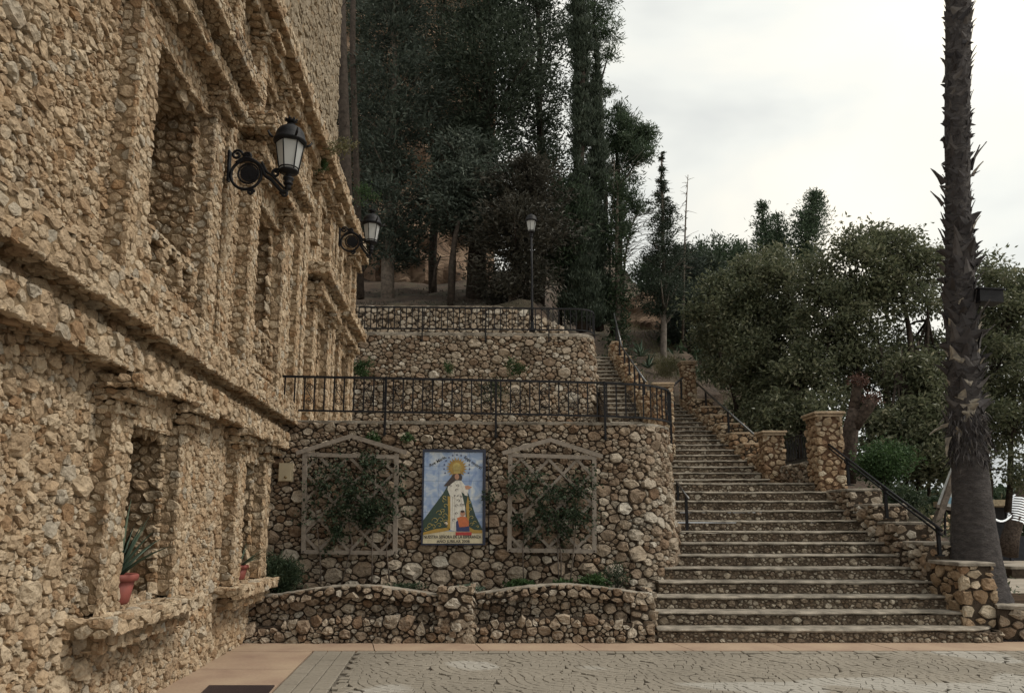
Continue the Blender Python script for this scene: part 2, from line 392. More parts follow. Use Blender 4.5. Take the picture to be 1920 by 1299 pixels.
def path_coping(path, top, w, t, over, name, mat, parent, u0=0.0, u1=None, step=0.08, jit=0.006):
    u1 = path.len if u1 is None else u1; n = max(2, int((u1-u0)/step)+1); us = np.linspace(u0, u1, n)
    tp = (lambda u: top) if not callable(top) else top
    V = []; j = lambda: rnd.uniform(-jit, jit)
    for u in us:
        z = tp(u)
        V += [path.at(u, z+j(), over+j()*2), path.at(u, z+t*0.75+j(), over+0.004+j()*2), path.at(u, z+t+j(), over-0.02), path.at(u, z+t+j(), over-w), path.at(u, z, over-w)]
    F = []; m = 5
    for i in range(n-1):
        for k in range(m): a = i*m+k; b = i*m+(k+1) % m; F.append((a, b, b+m, a+m))
    F.append(tuple(range(m-1, -1, -1))); F.append(tuple((n-1)*m+k for k in range(m)))
    mb = MB(); mb.add(V, F); return mb.build(name, mat, parent)

# ------------------------------------------------------------------ leaves
def leaf_cards(name, P, D, L, W, tone, mat, parent, rs, bend=0.15, stuff=False):
    n = len(P); D = D/np.maximum(np.linalg.norm(D, axis=1), 1e-6)[:, None]
    a = rs.normal(0, 1, (n, 3)); S = np.cross(D, a); S /= np.maximum(np.linalg.norm(S, axis=1), 1e-6)[:, None]; Up = np.cross(S, D)
    L = L[:, None]; W = W[:, None]
    V = np.stack([P, P+D*L*0.45+S*W*0.5+Up*L*bend*0.5, P+D*L-Up*L*bend*0.3, P+D*L*0.5-S*W*0.5+Up*L*bend*0.5], 1).reshape(-1, 3)
    F = np.arange(n*4).reshape(n, 4)
    me = np_mesh(name, V, F, mat, np.repeat(np.clip(tone, 0, 1), 4))
    o = link(name, me, parent)
    if stuff: tag(o, kind='stuff')
    return o
# ================================================================== SETTING: ground and terraces
def sheet(name, pts, z, mat, parent=None, thick=0.0):
    mb = MB()
    if thick: mb.prism([(x, y, z-thick) for x, y in pts], (0, 0, 0), (0, 0, thick))
    else: mb.add([(x, y, z) for x, y in pts], [tuple(range(len(pts)))])
    return mb.build(name, mat, parent)
M['ground'] = simple('beige_concrete_ground', (0.33, 0.29, 0.24), 0.9, 0, 1.4, 0.2, 0.3, 30, 0.2)
M['joint'] = simple('dark_paving_joint', (0.12, 0.105, 0.088), 0.95, 0, 8, 0.3, 0.3, 60, 0.1)
def paver_mat():
    m, t, b, o = mat_new('stamped_grey_concrete')
    g = N('ShaderNodeNewGeometry', t); pos = g.outputs['Position']
    n1 = noise(t, pos, 0.75, 4, 0.5); r1 = ramp(t, [(0.3, (0.205, 0.182, 0.148)), (0.6, (0.25, 0.222, 0.182)), (0.75, (0.285, 0.257, 0.213))]); t.links.new(n1.outputs[0], r1.inputs[0])
    n2 = noise(t, pos, 22, 5, 0.6); r2 = ramp(t, [(0.3, (0.82, 0.82, 0.82)), (0.7, (1.1, 1.1, 1.1))]); t.links.new(n2.outputs[0], r2.inputs[0])
    c = mixc(t, 'MULTIPLY', 1.0, r1.outputs[0], r2.outputs[0])
    # pale dried cement stains spilt on the paving
    mp_ = N('ShaderNodeMapping', t); mp_.inputs['Location'].default_value = (3.1, 0.6, 0); mp_.inputs['Scale'].default_value = (0.55, 0.7, 1)
    t.links.new(pos, mp_.inputs[0]); n3 = noise(t, mp_.outputs[0], 0.9, 2, 0.4); r3 = ramp(t, [(0.60, (0, 0, 0)), (0.625, (1, 1, 1))]); t.links.new(n3.outputs[0], r3.inputs[0])
    mf = N('ShaderNodeMath', t, operation='MULTIPLY'); mf.inputs[1].default_value = 0.4; t.links.new(r3.outputs[0], mf.inputs[0])
    c = mixc(t, 'MIX', mf.outputs[0], c, (0.45, 0.44, 0.41))
    t.links.new(c, b.inputs['Base Color']); b.inputs['Roughness'].default_value = 0.8; b.inputs['Specular IOR Level'].default_value = 0.25
    bp = N('ShaderNodeBump', t); bp.inputs['Strength'].default_value = 0.35; bp.inputs['Distance'].default_value = 0.01
    t.links.new(n2.outputs[0], bp.inputs['Height']); t.links.new(bp.outputs[0], b.inputs['Normal']); return m
M['paver'] = paver_mat()
def terra_mat():
    m, t, b, o = mat_new('terracotta_tinted_concrete')
    g = N('ShaderNodeNewGeometry', t); pos = g.outputs['Position']
    n1 = noise(t, pos, 1.5, 5, 0.6); r1 = ramp(t, [(0.25, (0.26, 0.175, 0.13)), (0.5, (0.345, 0.25, 0.18)), (0.75, (0.40, 0.305, 0.215))]); t.links.new(n1.outputs[0], r1.inputs[0])
    n2 = noise(t, pos, 30, 5, 0.6); r2 = ramp(t, [(0.3, (0.88, 0.88, 0.88)), (0.7, (1.06, 1.06, 1.06))]); t.links.new(n2.outputs[0], r2.inputs[0])
    c = mixc(t, 'MULTIPLY', 1.0, r1.outputs[0], r2.outputs[0]); t.links.new(c, b.inputs['Base Color']); b.inputs['Roughness'].default_value = 0.75
    b.inputs['Specular IOR Level'].default_value = 0.3; return m
M['terra'] = terra_mat()
tag(sheet('ground', [(-400, -200), (400, -200), (400, 900), (-400, 900)], -0.03, M['ground']), kind='structure')
far_plaza = tag(sheet('plaza_ground', [(-6, -3), (60, -3), (60, 60), (7.4, 60), (7.4, 10.6), (-6, 10.6)], -0.024, M['joint'], None), kind='structure')
tag(sheet('far_paving', [(7.5, 10.72), (60, 10.72), (60, 60), (7.5, 60)], -0.003, M['ground'], None, 0.018), kind='structure')
# terracotta bands, in slabs
BY0, BY1 = 10.08, 10.80                 # front band
bx = -2.62
k = 0
while bx < 11.5:
    x1 = bx + (1.35 if bx > -2.5 else 0.9)*rnd.uniform(0.96, 1.04)
    mb = MB(); q = 0.006; s_ = 0.16
    mb.prism([(bx+q, BY0, -0.02), (x1-q, BY0, -0.02), (x1-q-s_, BY1, -0.02), (bx+q-s_, BY1, -0.02)], (0, 0, 0), (0, 0, 0.02+rnd.uniform(0, 0.002)))
    mb.build('paving_slab', M['terra'], far_plaza); bx = x1; k += 1
def bandx(y): return -2.50 + (y-10.08)*(-2.25+2.50)/(7.2-10.08)      # edge between terracotta strip and grey paving
ys = [10.8, 10.02, 8.85, 7.55, 6.2, 4.8, 3.2]
for i in range(len(ys)-1):
    a, b_ = ys[i]-0.006, ys[i+1]+0.006
    xe = (bandx(a) if i else -2.74)
    mb = MB(); mb.prism([(-FA-FK*b_-0.1, b_, -0.02), (bandx(b_)-0.01, b_, -0.02), (xe-0.01, a, -0.02), (-FA-FK*a-0.1, a, -0.02)], (0, 0, 0), (0, 0, 0.021))
    mb.build('paving_slab', M['terra'], far_plaza)
# border pavers along that strip: three running rows
cob = []       # (poly of 4 (x,y)), z
for r_ in range(3):
    w_ = 0.175; y = 10.06; off = 0.0
    while y > 3.4:
        ln = rnd.uniform(0.24, 0.36); y1 = y-ln
        xa = lambda yy: bandx(yy)+r_*w_+0.012
        cob.append([(xa(y1), y1), (xa(y1)+w_-0.011, y1), (xa(y)+w_-0.011, y-0.011), (xa(y), y-0.011)]); y = y1
x_ = bandx(10.0)+0.55
while x_ < 12.5:
    ln = rnd.uniform(0.2, 0.26); cob.append([(x_, 9.93), (x_+ln-0.012, 9.93), (x_+ln-0.012, 10.055), (x_, 10.06)]); x_ += ln
# fan cobbles: overlapping scallops of concentric rings, open towards the far side
x_left = lambda yy: bandx(yy)+0.545
RF = 0.76
cents = [(-3.2+i*2*RF+(j % 2)*RF, 3.0+j*RF, j) for j in range(-1, 12) for i in range(-1, 12)]
cen = np.array([(c[0], c[1]) for c in cents]); cj = np.array([c[2] for c in cents])
for (fx, fy, fj) in cents:
    for ring in range(8):
        r0, r1 = ring*0.095+0.0022, (ring+1)*0.095-0.0022
        nn = max(5, int(2*math.pi*(r0+r1)/2/0.105)); ph = rnd.uniform(0, 6.28)
        for a in range(nn):
            t0 = ph+2*math.pi*a/nn+0.002/max(r1, .05); t1 = ph+2*math.pi*(a+1)/nn-0.002/max(r1, .05)+rnd.uniform(-.012, .003)
            tm = (t0+t1)/2; rm = (r0+r1)/2; mxx, my = fx+rm*math.cos(tm), fy+rm*math.sin(tm)
            if my > 9.88 or my < 3.6 or mxx > 12.0 or mxx < x_left(my)+0.045: continue
            dd = (cen[:, 0]-mxx)**2+(cen[:, 1]-my)**2; near = dd < RF*RF
            if (cj[near] > fj).any(): continue
            cob.append([(fx+r0*math.cos(t0), fy+r0*math.sin(t0)), (fx+r1*math.cos(t0), fy+r1*math.sin(t0)), (fx+r1*math.cos(t1), fy+r1*math.sin(t1)), (fx+r0*math.cos(t1), fy+r0*math.sin(t1))])
def cob_geo(q, z=0.0):
    cxm = sum(p[0] for p in q)/4; cym = sum(p[1] for p in q)/4; dz = rnd.uniform(-0.0025, 0.0025); tx = rnd.gauss(0, 0.012); ty = rnd.gauss(0, 0.012)
    V = [(p[0], p[1], -0.02) for p in q] + [(p[0], p[1], -0.006+dz) for p in q]
    for p in q:
        x = cxm+(p[0]-cxm)*0.92; y = cym+(p[1]-cym)*0.92; V.append((x, y, 0.0+dz+(x-cxm)*tx+(y-cym)*ty))
    F = [(0, 1, 5, 4), (1, 2, 6, 5), (2, 3, 7, 6), (3, 0, 4, 7), (4, 5, 9, 8), (5, 6, 10, 9), (6, 7, 11, 10), (7, 4, 8, 11), (8, 9, 10, 11)]
    return V, F
def inview(x, y, z=0):
    d = np.array([x, y, z])-CAM; zc = d@cF
    if zc <= 0.1: return False
    px = CXP+FPX*(d@cR)/zc; py = CYP-FPX*(d@cU)/zc
    return -10 < px < 1930 and -10 < py < 1305
scored = []
for q in cob:
    cxm = sum(p[0] for p in q)/4; cym = sum(p[1] for p in q)/4
    scored.append((0 if inview(cxm, cym) else 1, cxm*cxm+cym*cym, q))
scored.sort(key=lambda t: (t[0], t[1]))
mb = MB()
for i, (_, _, q) in enumerate(scored):
    V, F = cob_geo(q)
    if i < 300:
        m1 = MB(); m1.add(V, F); m1.build('cobble', M['paver'], far_plaza)
    else: mb.add(V, F)
tag(mb.build('cobble_paving', M['paver'], far_plaza), kind='stuff')

# ================================================================== STONE BUILDING (left)
bld = thing('stone_building', 'ochre rubble stone building with pilasters, heavy cornices and recessed window niches', 'building', tuple(fac(9, 0)))
FS = Stones()
BR = [(0.10, 0.07), (0.068, 0.2), (0.045, 0.5), (0.030, 0.9), (0.019, 0.7)]        # pebble sizes close to the camera
BM = [(0.095, 0.10), (0.062, 0.35), (0.042, 0.8), (0.028, 0.6)]
BF = [(0.09, 0.2), (0.06, 0.7), (0.042, 0.8)]
SEED = [100]
def nseed(): SEED[0] += 1; return SEED[0]
def fmap_front(s0, z0, o):
    return lambda u, v, h: np.stack([-FA-FK*(s0+u)+o+h, s0+u+FK*(o+h), z0+v], -1)
def fmap_left(s0, z0, o0):      # face towards the camera (-s); u runs along o
    return lambda u, v, h: np.stack([-FA-FK*(s0-h)+o0+u, s0-h+FK*(o0+u), z0+v], -1)
def fmap_right(s0, z0, o0):
    return lambda u, v, h: np.stack([-FA-FK*(s0+h)+o0+u, s0+h+FK*(o0+u), z0+v], -1)
def fmap_horiz(s0, z0, o0, sg):
    return lambda u, v, h: np.stack([-FA-FK*(s0+u)+o0+v, s0+u+FK*(o0+v), z0+sg*h], -1)
def fcore(mb, s0, s1, z0, z1, o0, o1):
    P = [fac(s, z, o) for z in (z0, z1) for o in (o0, o1) for s in (s0, s1)]
    mb.add(P, [(0, 1, 3, 2), (4, 6, 7, 5), (0, 4, 5, 1), (1, 5, 7, 3), (3, 7, 6, 2), (2, 6, 4, 0)])
def fbox(name, s0, s1, z0, z1, o0, o1, faces='flbt', radii=None, hgt=0.012, mat='mortar_f', S=None, smat=None, tone=(0, 1), build=True, mb=None, eps=None):
    S = S or FS; e_ = rnd.uniform(0.0005, 0.0045) if eps is None else eps
    radii = radii or ([(0.055, 0.35), (0.036, 0.8), (0.022, 0.6)] if s0 < 9.5 else ([(0.06, 0.5), (0.04, 0.9)] if s0 < 14 else [(0.075, 0.5), (0.05, 0.9)]))
    hgt = min(hgt, 0.019)
    g = 0.016+e_
    own = mb is None
    if own: mb = MB()
    fcore(mb, s0+g, s1-g, z0+g, z1-g, o0-0.03, o1-g)
    if own and build: mb.build(name, M[mat], bld)
    if 'f' in faces: S.patch(fmap_front(s0, z0, o1-g), s1-s0, z1-z0, radii, hgt, nseed(), tone=tone, gap=0.002, edge=0.005, flat=0.5)
    if 'l' in faces: S.patch(fmap_left(s0+g, z0, o0), o1-o0, z1-z0, radii, hgt, nseed(), tone=tone, gap=0.002, edge=0.005, flat=0.5)
    if 'r' in faces: S.patch(fmap_right(s1-g, z0, o0), o1-o0, z1-z0, radii, hgt, nseed(), tone=tone, gap=0.002, edge=0.005, flat=0.5)
    if 'b' in faces: S.patch(fmap_horiz(s0, z0+g, o0, -1), s1-s0, o1-o0, radii, hgt, nseed(), tone=tone, gap=0.002, edge=0.005, flat=0.5)
    if 't' in faces: S.patch(fmap_horiz(s0, z1-g, o0, 1), s1-s0, o1-o0, radii, hgt, nseed(), tone=tone, gap=0.002, edge=0.005, flat=0.5)
SEND = 19.6
GW = [(6.34, 7.42, 0.92, 2.42), (9.80, 10.72, 0.86, 2.38)]
UW = [(2.9, 4.0, 4.2, 5.92), (6.22, 7.72, 4.2, 5.92), (9.70, 11.05, 4.2, 5.92), (14.05, 15.2, 3.12, 5.45), (17.0, 18.1, 3.12, 5.45)]
TW = [(6.3, 7.4, 7.0, 7.8), (9.75, 10.7, 7.0, 7.82), (14.1, 15.1, 7.0, 7.82), (17.0, 18.0, 7.0, 7.82)]
HOLES = GW+UW+TW
def holefree(s0, z0, m=0.0):
    def k(u, v):
        ok = np.ones(u.shape, bool); s = s0+u; z = z0+v
        for a, b, c, d in HOLES: ok &= ~((s > a-m) & (s < b+m) & (z > c-m) & (z < d+m))
        # skip what lies far above the frame for the nearest stretch
        ok &= (z < 2.6+0.95*s) & (z < 8.7)
        return ok
    return k
# wall body cut round the niches: horizontal strips between opening edges
def wall_body():
    ss = sorted({2.4, SEND} | {x for h in HOLES for x in h[:2]}); zs = sorted({-0.05, 8.6} | {x for h in HOLES for x in h[2:]})
    mb = MB()
    for i in range(len(ss)-1):
        for j in range(len(zs)-1):
            cs = (ss[i]+ss[i+1])/2; cz = (zs[j]+zs[j+1])/2
            if any(a < cs < b and c < cz < d for a, b, c, d in HOLES): continue
            V = [fac(s, z, o) for z in (zs[j], zs[j+1]) for o in (-0.99, -0.014) for s in (ss[i], ss[i+1])]
            mb.add(V, [(2, 3, 7, 6), (0, 4, 5, 1), (0, 1, 3, 2), (4, 6, 7, 5), (0, 2, 6, 4), (1, 5, 7, 3)])
    mb.build('wall', M['mortar_f'], bld)
    mb = MB(); fcore(mb, 2.4, SEND, -0.05, 8.6, -1.4, -1.0); mb.build('inner_wall', M['mortar_f'], bld)
wall_body()
for a, b, rad, hg in ((3.4, 9.0, BR, 0.024), (9.0, 13.6, BM, 0.020), (13.6, SEND, BF, 0.019)):
    FS.patch(fmap_front(a, 0.0, -0.012), b-a, 8.4, rad, hg, nseed(), keep=holefree(a, 0.0), gap=0.0015, rough=0.12, fill=2.2, pack=0.78, flat=0.75)
# end face of the building
FS.patch(fmap_right(SEND, 3.0, -1.0), 1.0, 5.6, BF, 0.03, nseed())
# niches: jamb that faces the camera, back wall, soffit, floor
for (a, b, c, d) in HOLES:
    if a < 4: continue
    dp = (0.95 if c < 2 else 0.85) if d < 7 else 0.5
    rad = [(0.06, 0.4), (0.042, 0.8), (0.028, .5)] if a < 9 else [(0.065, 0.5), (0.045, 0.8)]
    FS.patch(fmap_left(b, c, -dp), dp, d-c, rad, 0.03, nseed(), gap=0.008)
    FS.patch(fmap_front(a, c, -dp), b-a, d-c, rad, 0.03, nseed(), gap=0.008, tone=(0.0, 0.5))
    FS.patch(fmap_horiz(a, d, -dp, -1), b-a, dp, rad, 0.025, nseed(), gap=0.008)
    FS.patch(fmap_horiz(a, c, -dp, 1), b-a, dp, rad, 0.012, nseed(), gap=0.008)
def corbels(s, z, side, n=3, w=0.42, dz=0.11, o=0.14, step=0.09):
    """stepped capital over a pilaster"""
    for i in range(n):
        fbox('capital', s-w/2-0.035*i, s+w/2+0.035*i, z+i*dz, z+(i+1)*dz, 0.0, o+0.05+step*i, 'flb', [(0.04, 0.6), (0.028, 0.7)], 0.012)
def pilaster(sc, w, z0, z1, o=0.13):
    fbox('pilaster', sc-w/2, sc+w/2, z0, z1, 0.0, o, 'fl')
# ground floor
for (a, b, c, d), rt in zip(GW, (True, False)):
    pilaster(a-0.2, 0.38, c-0.02, 2.46, 0.16); pilaster(b+0.19, 0.36, c-0.02, 2.46, 0.16)
    corbels(a-0.2, 2.44, 0, 3, 0.42, 0.10); corbels(b+0.19, 2.44, 0, 3, 0.40, 0.10)
    fbox('lintel', a-0.02, b+0.02, d, 2.78, -0.3, 0.07, 'fb')
    fbox('sill', a-0.62, b+0.55, c-0.15, c-0.02, 0.0, 0.34, 'flt', [(0.06, 0.5), (0.04, 0.9)], 0.03)
    fbox('sill_moulding', a-0.42, b+0.35, c-0.29, c-0.15, 0.0, 0.22, 'flb', [(0.05, 0.5), (0.035, 0.9)], 0.03)
# string course in lengths, each a little off the line
CS = Stones()
cuts = [3.3, 4.7, 6.1, 7.3, 8.5, 9.9, 11.0, 11.75]
for i in range(len(cuts)-1):
    a, b = cuts[i], cuts[i+1]; j = rnd.uniform(-0.02, 0.02); z_ = 0.03-0.012*i
    fbox('lower_moulding', a, b+0.004, 2.76+z_+j, 3.0+z_+j, 0.0, 0.24+rnd.uniform(-.015, .015), 'fb', BM, 0.028)
    fbox('frieze', a, b, 2.97+z_, 3.16+z_, 0.0, 0.12, 'f', BM, 0.028)
    for hh_, oo in ((3.13, 0.34),):
        fbox('cornice', a, b+0.004, hh_+z_+j*0.6, hh_+0.30+z_+j*0.6, 0.0, oo+rnd.uniform(-.02, .02), 'fblt', [(0.07, 0.3), (0.045, 0.7), (0.028, 0.7)], 0.034, S=CS)
# upper floor
for (a, b, c, d) in UW:
    if a < 4: continue
    base = 3.46 if c > 4 else 3.12; dz = d-5.92
    near = a < 12
    pilaster(a-0.21, 0.40, base, 5.94+dz, 0.18); pilaster(b+0.2, 0.38, base, 5.94+dz, 0.18)
    corbels(a-0.2, 5.93+dz, 0, 3, 0.46, 0.11); corbels(b+0.2, 5.93+dz, 0, 3, 0.44, 0.11)
    fbox('lintel', a-0.02, b+0.02, d, 6.3+dz, -0.3, 0.10, 'fb')
    fbox('window_hood', a-0.5, b+0.52, 6.26+dz, 6.43+dz, 0.0, 0.32, 'flb', None, 0.03)
    fbox('window_hood', a-0.7, b+0.74, 6.52+dz, 6.74+dz, 0.0, 0.48, 'flbt', None, 0.036, S=CS)
    if c > 4:
        fbox('sill', a+0.01, b-0.01, c-0.10, c+0.0, -0.2, 0.10, 'flt', [(0.04, 1.2)], 0.02)
        for q in range(4):
            s_ = a+0.16+q*(b-a-0.3)/3; fbox('bracket', s_-0.06, s_+0.06, c-0.34, c-0.12, 0.0, 0.13, 'flb', [(0.04, 1.2)], 0.02)
        fbox('apron_moulding', a+0.0, b+0.0, c-0.60, c-0.47, 0.0, 0.13, 'flb', [(0.045, 1.2)], 0.025)
# top floor
for (a, b, c, d) in TW:
    pilaster(a-0.17, 0.32, 6.8, 7.88, 0.16); pilaster(b+0.16, 0.30, 6.8, 7.88, 0.16)
    corbels(a-0.17, 7.84, 0, 3, 0.36, 0.09); corbels(b+0.16, 7.84, 0, 3, 0.34, 0.09)
    fbox('lintel', a, b, d, 8.12, -0.2, 0.08, 'fb')
for sc in (8.55, 12.6, 13.05, 15.85, 16.3, 19.3):
    pilaster(sc, 0.3, 3.46 if sc < 12 else 3.12, 8.1, 0.12)
# roof cornice
x_ = 6.8
while x_ < SEND:
    b = min(x_+rnd.uniform(1.1, 1.7), SEND+0.05); j = rnd.uniform(-0.03, 0.03)
    fbox('roof_moulding', x_, b, 8.1+j, 8.34+j, 0.0, 0.22, 'fb', [(0.07, 0.5), (0.05, 0.8)], 0.032)
    fbox('roof_cornice', x_, b, 8.32+j, 8.62+j, 0.0, 0.42+rnd.uniform(-.03, .03), 'flbt', [(0.08, 0.4), (0.055, 0.8)], 0.045, S=CS)
    x_ = b-0.003
# attic above the cornice, set back
mb = MB(); fcore(mb, 6.0, 17.0, 8.58, 15.0, -1.6, -0.15); mb.build('attic_wall', M['mortar_f'], bld)
AS = Stones(); AS.patch(fmap_front(6.6, 8.6, -0.15), 10.4, 5.6, [(0.10, 0.3), (0.07, 0.8), (0.05, 0.6)], 0.028, nseed(), gap=0.002, rough=0.09, flat=0.5, tone=(0.3, 0.8))
FS.place(bld, M['facade'], 240, 'stone', 'rubble')
AS.place(bld, M['attic'], 0, 'stone', 'attic_rubble'); CS.place(bld, M['cornice'], 60, 'stone', 'cornice_rubble')

# ================================================================== LOWER RETAINING WALL
def arc(cx, cy, r, a0, a1, n=10): return [(cx+r*math.cos(R_(a0+(a1-a0)*i/n)), cy+r*math.sin(R_(a0+(a1-a0)*i/n))) for i in range(n+1)]
LWP = [(-3.78, 11.66), (-1.0, 11.78), (1.62, 11.92)] + arc(1.66, 13.02, 1.1, -88, -4, 12) + [(2.80, 14.2), (2.98, 16.6)]
LW = Path(LWP, 0.0, 0.045)
LTOP = 3.10
lwall = thing('lower_retaining_wall', 'tall curved rubble stone retaining wall that carries the trellises and the tile picture', 'retaining wall', (-0.5, 11.8, 0))
path_body(LW, LTOP, 0.45, 'wall', M['mortar_w'], lwall)
S = Stones()
RB = [(0.15, 0.25), (0.105, 0.5), (0.072, 0.9), (0.045, 0.7), (0.028, 0.5)]
RS_ = [(0.10, 0.18), (0.065, 0.6), (0.042, 0.9), (0.026, 0.7)]
def pmap(path, u0, v0): return lambda u, v, h: path(u0+u, v0+v, h)
S.patch(pmap(LW, 0, 0.3), LW.len-1.8, 1.95, RB, 0.042, nseed(), gap=0.005, edge=0.0, fill=3.2, pack=0.70, chop=1.15, aniso=1.35, n=8)
S.patch(pmap(LW, 0, 2.25), LW.len-1.8, LTOP-2.25, RS_, 0.034, nseed(), gap=0.005, edge=0.02, tone=(0.0, 0.85), fill=3.0, pack=0.70, chop=1.15, aniso=1.35, n=8)
S.place(lwall, M['wall'], 300)
path_coping(LW, LTOP, 0.42, 0.05, 0.035, 'coping', M['cement'], lwall)
# ------------------------------------------------------------------ lower terrace floor
tag(sheet('terrace_floor', [(-4.1, 12.05), (1.6, 12.3), (2.3, 12.75), (2.45, 13.3), (2.7, 17.5), (3.0, 21.4), (-4.6, 21.4)], LTOP+0.03, M['ground'], None, 0.25), kind='structure')

# ================================================================== PLANTER WALL
plw = thing('planter_wall', 'low wavy rubble stone planter wall with a square middle post, below the tile picture', 'planter', (-0.8, 10.85, 0))
PX0, PX1 = -3.62, 1.92
def wave(x):
    if x < -0.95: t = (x+3.3)/2.3; return 0.60+0.13*math.sin(math.pi*min(1, max(0, t)))**1.2 if 0 < t < 1 else 0.60
    if x < -0.5: return 0.70
    t = (x+0.5)/2.35; return 0.62+0.12*math.sin(math.pi*min(1, max(0, t)))**1.2 if 0 < t < 1 else 0.62
P1 = Path([(PX0, 10.90), (PX1, 10.93)]); P0 = Path([(PX0, 10.71), (PX1, 10.73)]); P2 = Path([(PX0, 10.79), (PX1, 10.82)])
mb = MB()
path_body(P1, lambda u: wave(PX0+u)-0.03, 0.22, 'wall', M['mortar_w'], plw)
path_body(P0, lambda u: 0.20+0.12*(wave(PX0+u)-0.6)/0.13, 0.15, 'plinth', M['mortar_w'], plw)
S = Stones()
S.patch(pmap(P0, 0, 0.0), P0.len, 0.36, [(0.085, 0.5), (0.055, 0.8), (0.035, 0.6), (0.022, .4)], 0.045, nseed(), keep=lambda u, v: v < 0.17+0.12*(np.array([wave(PX0+x) for x in u])-0.6)/0.13, gap=0.005, fill=2.8, pack=0.72, chop=1.15)
S.patch(pmap(P1, 0, 0.16), P1.len, 0.50, [(0.09, 0.5), (0.06, 0.8), (0.036, 0.6), (0.022, .4)], 0.045, nseed(), keep=lambda u, v: v+0.16 < np.array([wave(PX0+x)-0.14 for x in u]), gap=0.005, fill=2.8, pack=0.72, chop=1.15)
# capping course follows the wave and overhangs
wv = lambda u, v, h: (lambda P: P)(np.stack([PX0+u, 10.79-h+0*v, np.array([[wave(PX0+b) for b in r] for r in u])-0.14+v], -1))
S.patch(wv, P2.len, 0.15, [(0.06, 0.6), (0.042, 0.9), (0.028, 0.5)], 0.035, nseed(), gap=0.009)
path_body(P2, lambda u: wave(PX0+u)-0.005, 0.26, 'capping', M['mortar_w'], plw, zbase=lambda u: wave(PX0+u)-0.13)
path_coping(P2, lambda u: wave(PX0+u)-0.008, 0.28, 0.022, 0.015, 'coping', M['cement'], plw)
# middle post and right end
Q = Path([(-0.98, 10.98), (-0.96, 10.70), (-0.56, 10.70), (-0.54, 10.98)])
path_body(Q, 0.72, 0.1, 'post', M['mortar_w'], plw, back=-0.02)
S.patch(pmap(Q, 0, 0), Q.len, 0.73, [(0.075, 0.5), (0.05, 0.9), (0.03, 0.5)], 0.045, nseed(), gap=0.012)
QE = Path([(1.62, 10.80), (1.94, 10.82), (1.98, 11.9)])
path_body(QE, 0.64, 0.1, 'end_post', M['mortar_w'], plw, back=-0.02)
S.patch(pmap(QE, 0, 0), QE.len, 0.65, [(0.075, 0.5), (0.05, 0.9), (0.03, 0.5)], 0.045, nseed(), gap=0.012)
S.place(plw, M['wall'], 300)
tag(sheet('planter_soil', [(-3.7, 11.0), (1.9, 11.0), (1.9, 11.95), (-3.7, 11.75)], 0.55, M['soil'], None, 0.3), kind='structure')

# ================================================================== STAIRS
stair = thing('stone_staircase', 'wide pebbled stone staircase with pale worn cement treads climbing past the curved wall', 'stairs', (4, 10.7, 0))
def sright(y): return 6.36-(y-11.0)*0.105
def tread(x0, x1, y0, y1, z, parent, t=0.045, round_r=False, mat='cement'):
    n = max(6, int((x1-x0)/0.14)); rows = []
    for i in range(n+1):
        x = x0+(x1-x0)*i/n; jy = rnd.uniform(-0.016, 0.016); jz = rnd.uniform(-0.005, 0.005)+0.003*math.sin(x*2.1+z*9)-0.006*math.exp(-((x-(x0+x1)/2)/0.9)**2)
        if round_r and i > n-3: jy += (0.05, 0.13, 0.30)[i-(n-2)]
        rows.append([(x, y0+jy+0.012, z-t+jz*1.6), (x, y0+jy, z-t*0.55+jz), (x, y0+jy+0.006, z-0.012+jz), (x, y0+jy+0.03, z+jz*0.6), (x, y1, z), (x, y1, z-t)])
    V = [p for r in rows for p in r]; F = []
    for i in range(n):
        for k in range(6): a = i*6+k; b = i*6+(k+1) % 6; F.append((a, b, b+6, a+6))
    F.append((5, 4, 3, 2, 1, 0)); F.append(tuple(n*6+k for k in range(6)))
    m1 = MB(); m1.add(V, F); return m1.build('tread', M[mat], parent)
SS = Stones()
PEB = [(0.06, 0.14), (0.036, 0.5), (0.023, 0.8), (0.015, 0.6)]
PEBF = [(0.06, 0.2), (0.04, 0.7), (0.026, 0.6)]
RIS, GO, Y1 = 0.181, 0.366, 10.73
core = MB()
def flight(n, y1, z0, ris, go, xl, xr, first=0, peb=PEB, last_deep=None):
    for k in range(n):
        y = y1+k*go; z = z0+(k+1)*ris; x0 = xl(k, y); x1 = xr(k, y)
        deep = last_deep if (last_deep and k == n-1) else go+0.06
        tread(x0, x1, y-0.035, y+deep, z, stair, 0.036, round_r=(first == 1 and k == 0))
        core.add([(x0, y+0.01, z-ris-0.02), (x1-0.01, y+0.01, z-ris-0.02), (x1-0.01, y+deep, z-ris-0.02), (x0, y+deep, z-ris-0.02), (x0, y+0.01, z-0.046), (x1-0.01, y+0.01, z-0.046), (x1-0.01, y+deep, z-0.046), (x0, y+deep, z-0.046)],
                 [(0, 1, 5, 4), (1, 2, 6, 5), (2, 3, 7, 6), (3, 0, 4, 7), (4, 5, 6, 7), (3, 2, 1, 0)])
        xs0 = max(x0, 1.95); 
        SS.patch(planar((xs0, y+0.012, z-ris), (1, 0, 0), (0, 0, 1), (0, -1, 0)), x1-xs0-(0.10 if first == 1 and k == 0 else 0.0), ris-0.048, peb, 0.026, nseed(), gap=0.007, edge=0.0, fill=1.9)
def xl1(k, y): return 1.96 if k < 3 else 2.2+0.05*(k-3)
def xr1(k, y): return (6.62 if k == 0 else sright(y)+0.05)
flight(13, Y1, 0.0, RIS, GO, xl1, xr1, 1, PEB, 1.95)
YL = 16.85
flight(17, YL, 13*RIS, 0.170, 0.435, lambda k, y: 2.75, lambda k, y: 5.62-0.05*(y-17), 0, PEBF)
core.build('core', M['mortar_s'], stair)
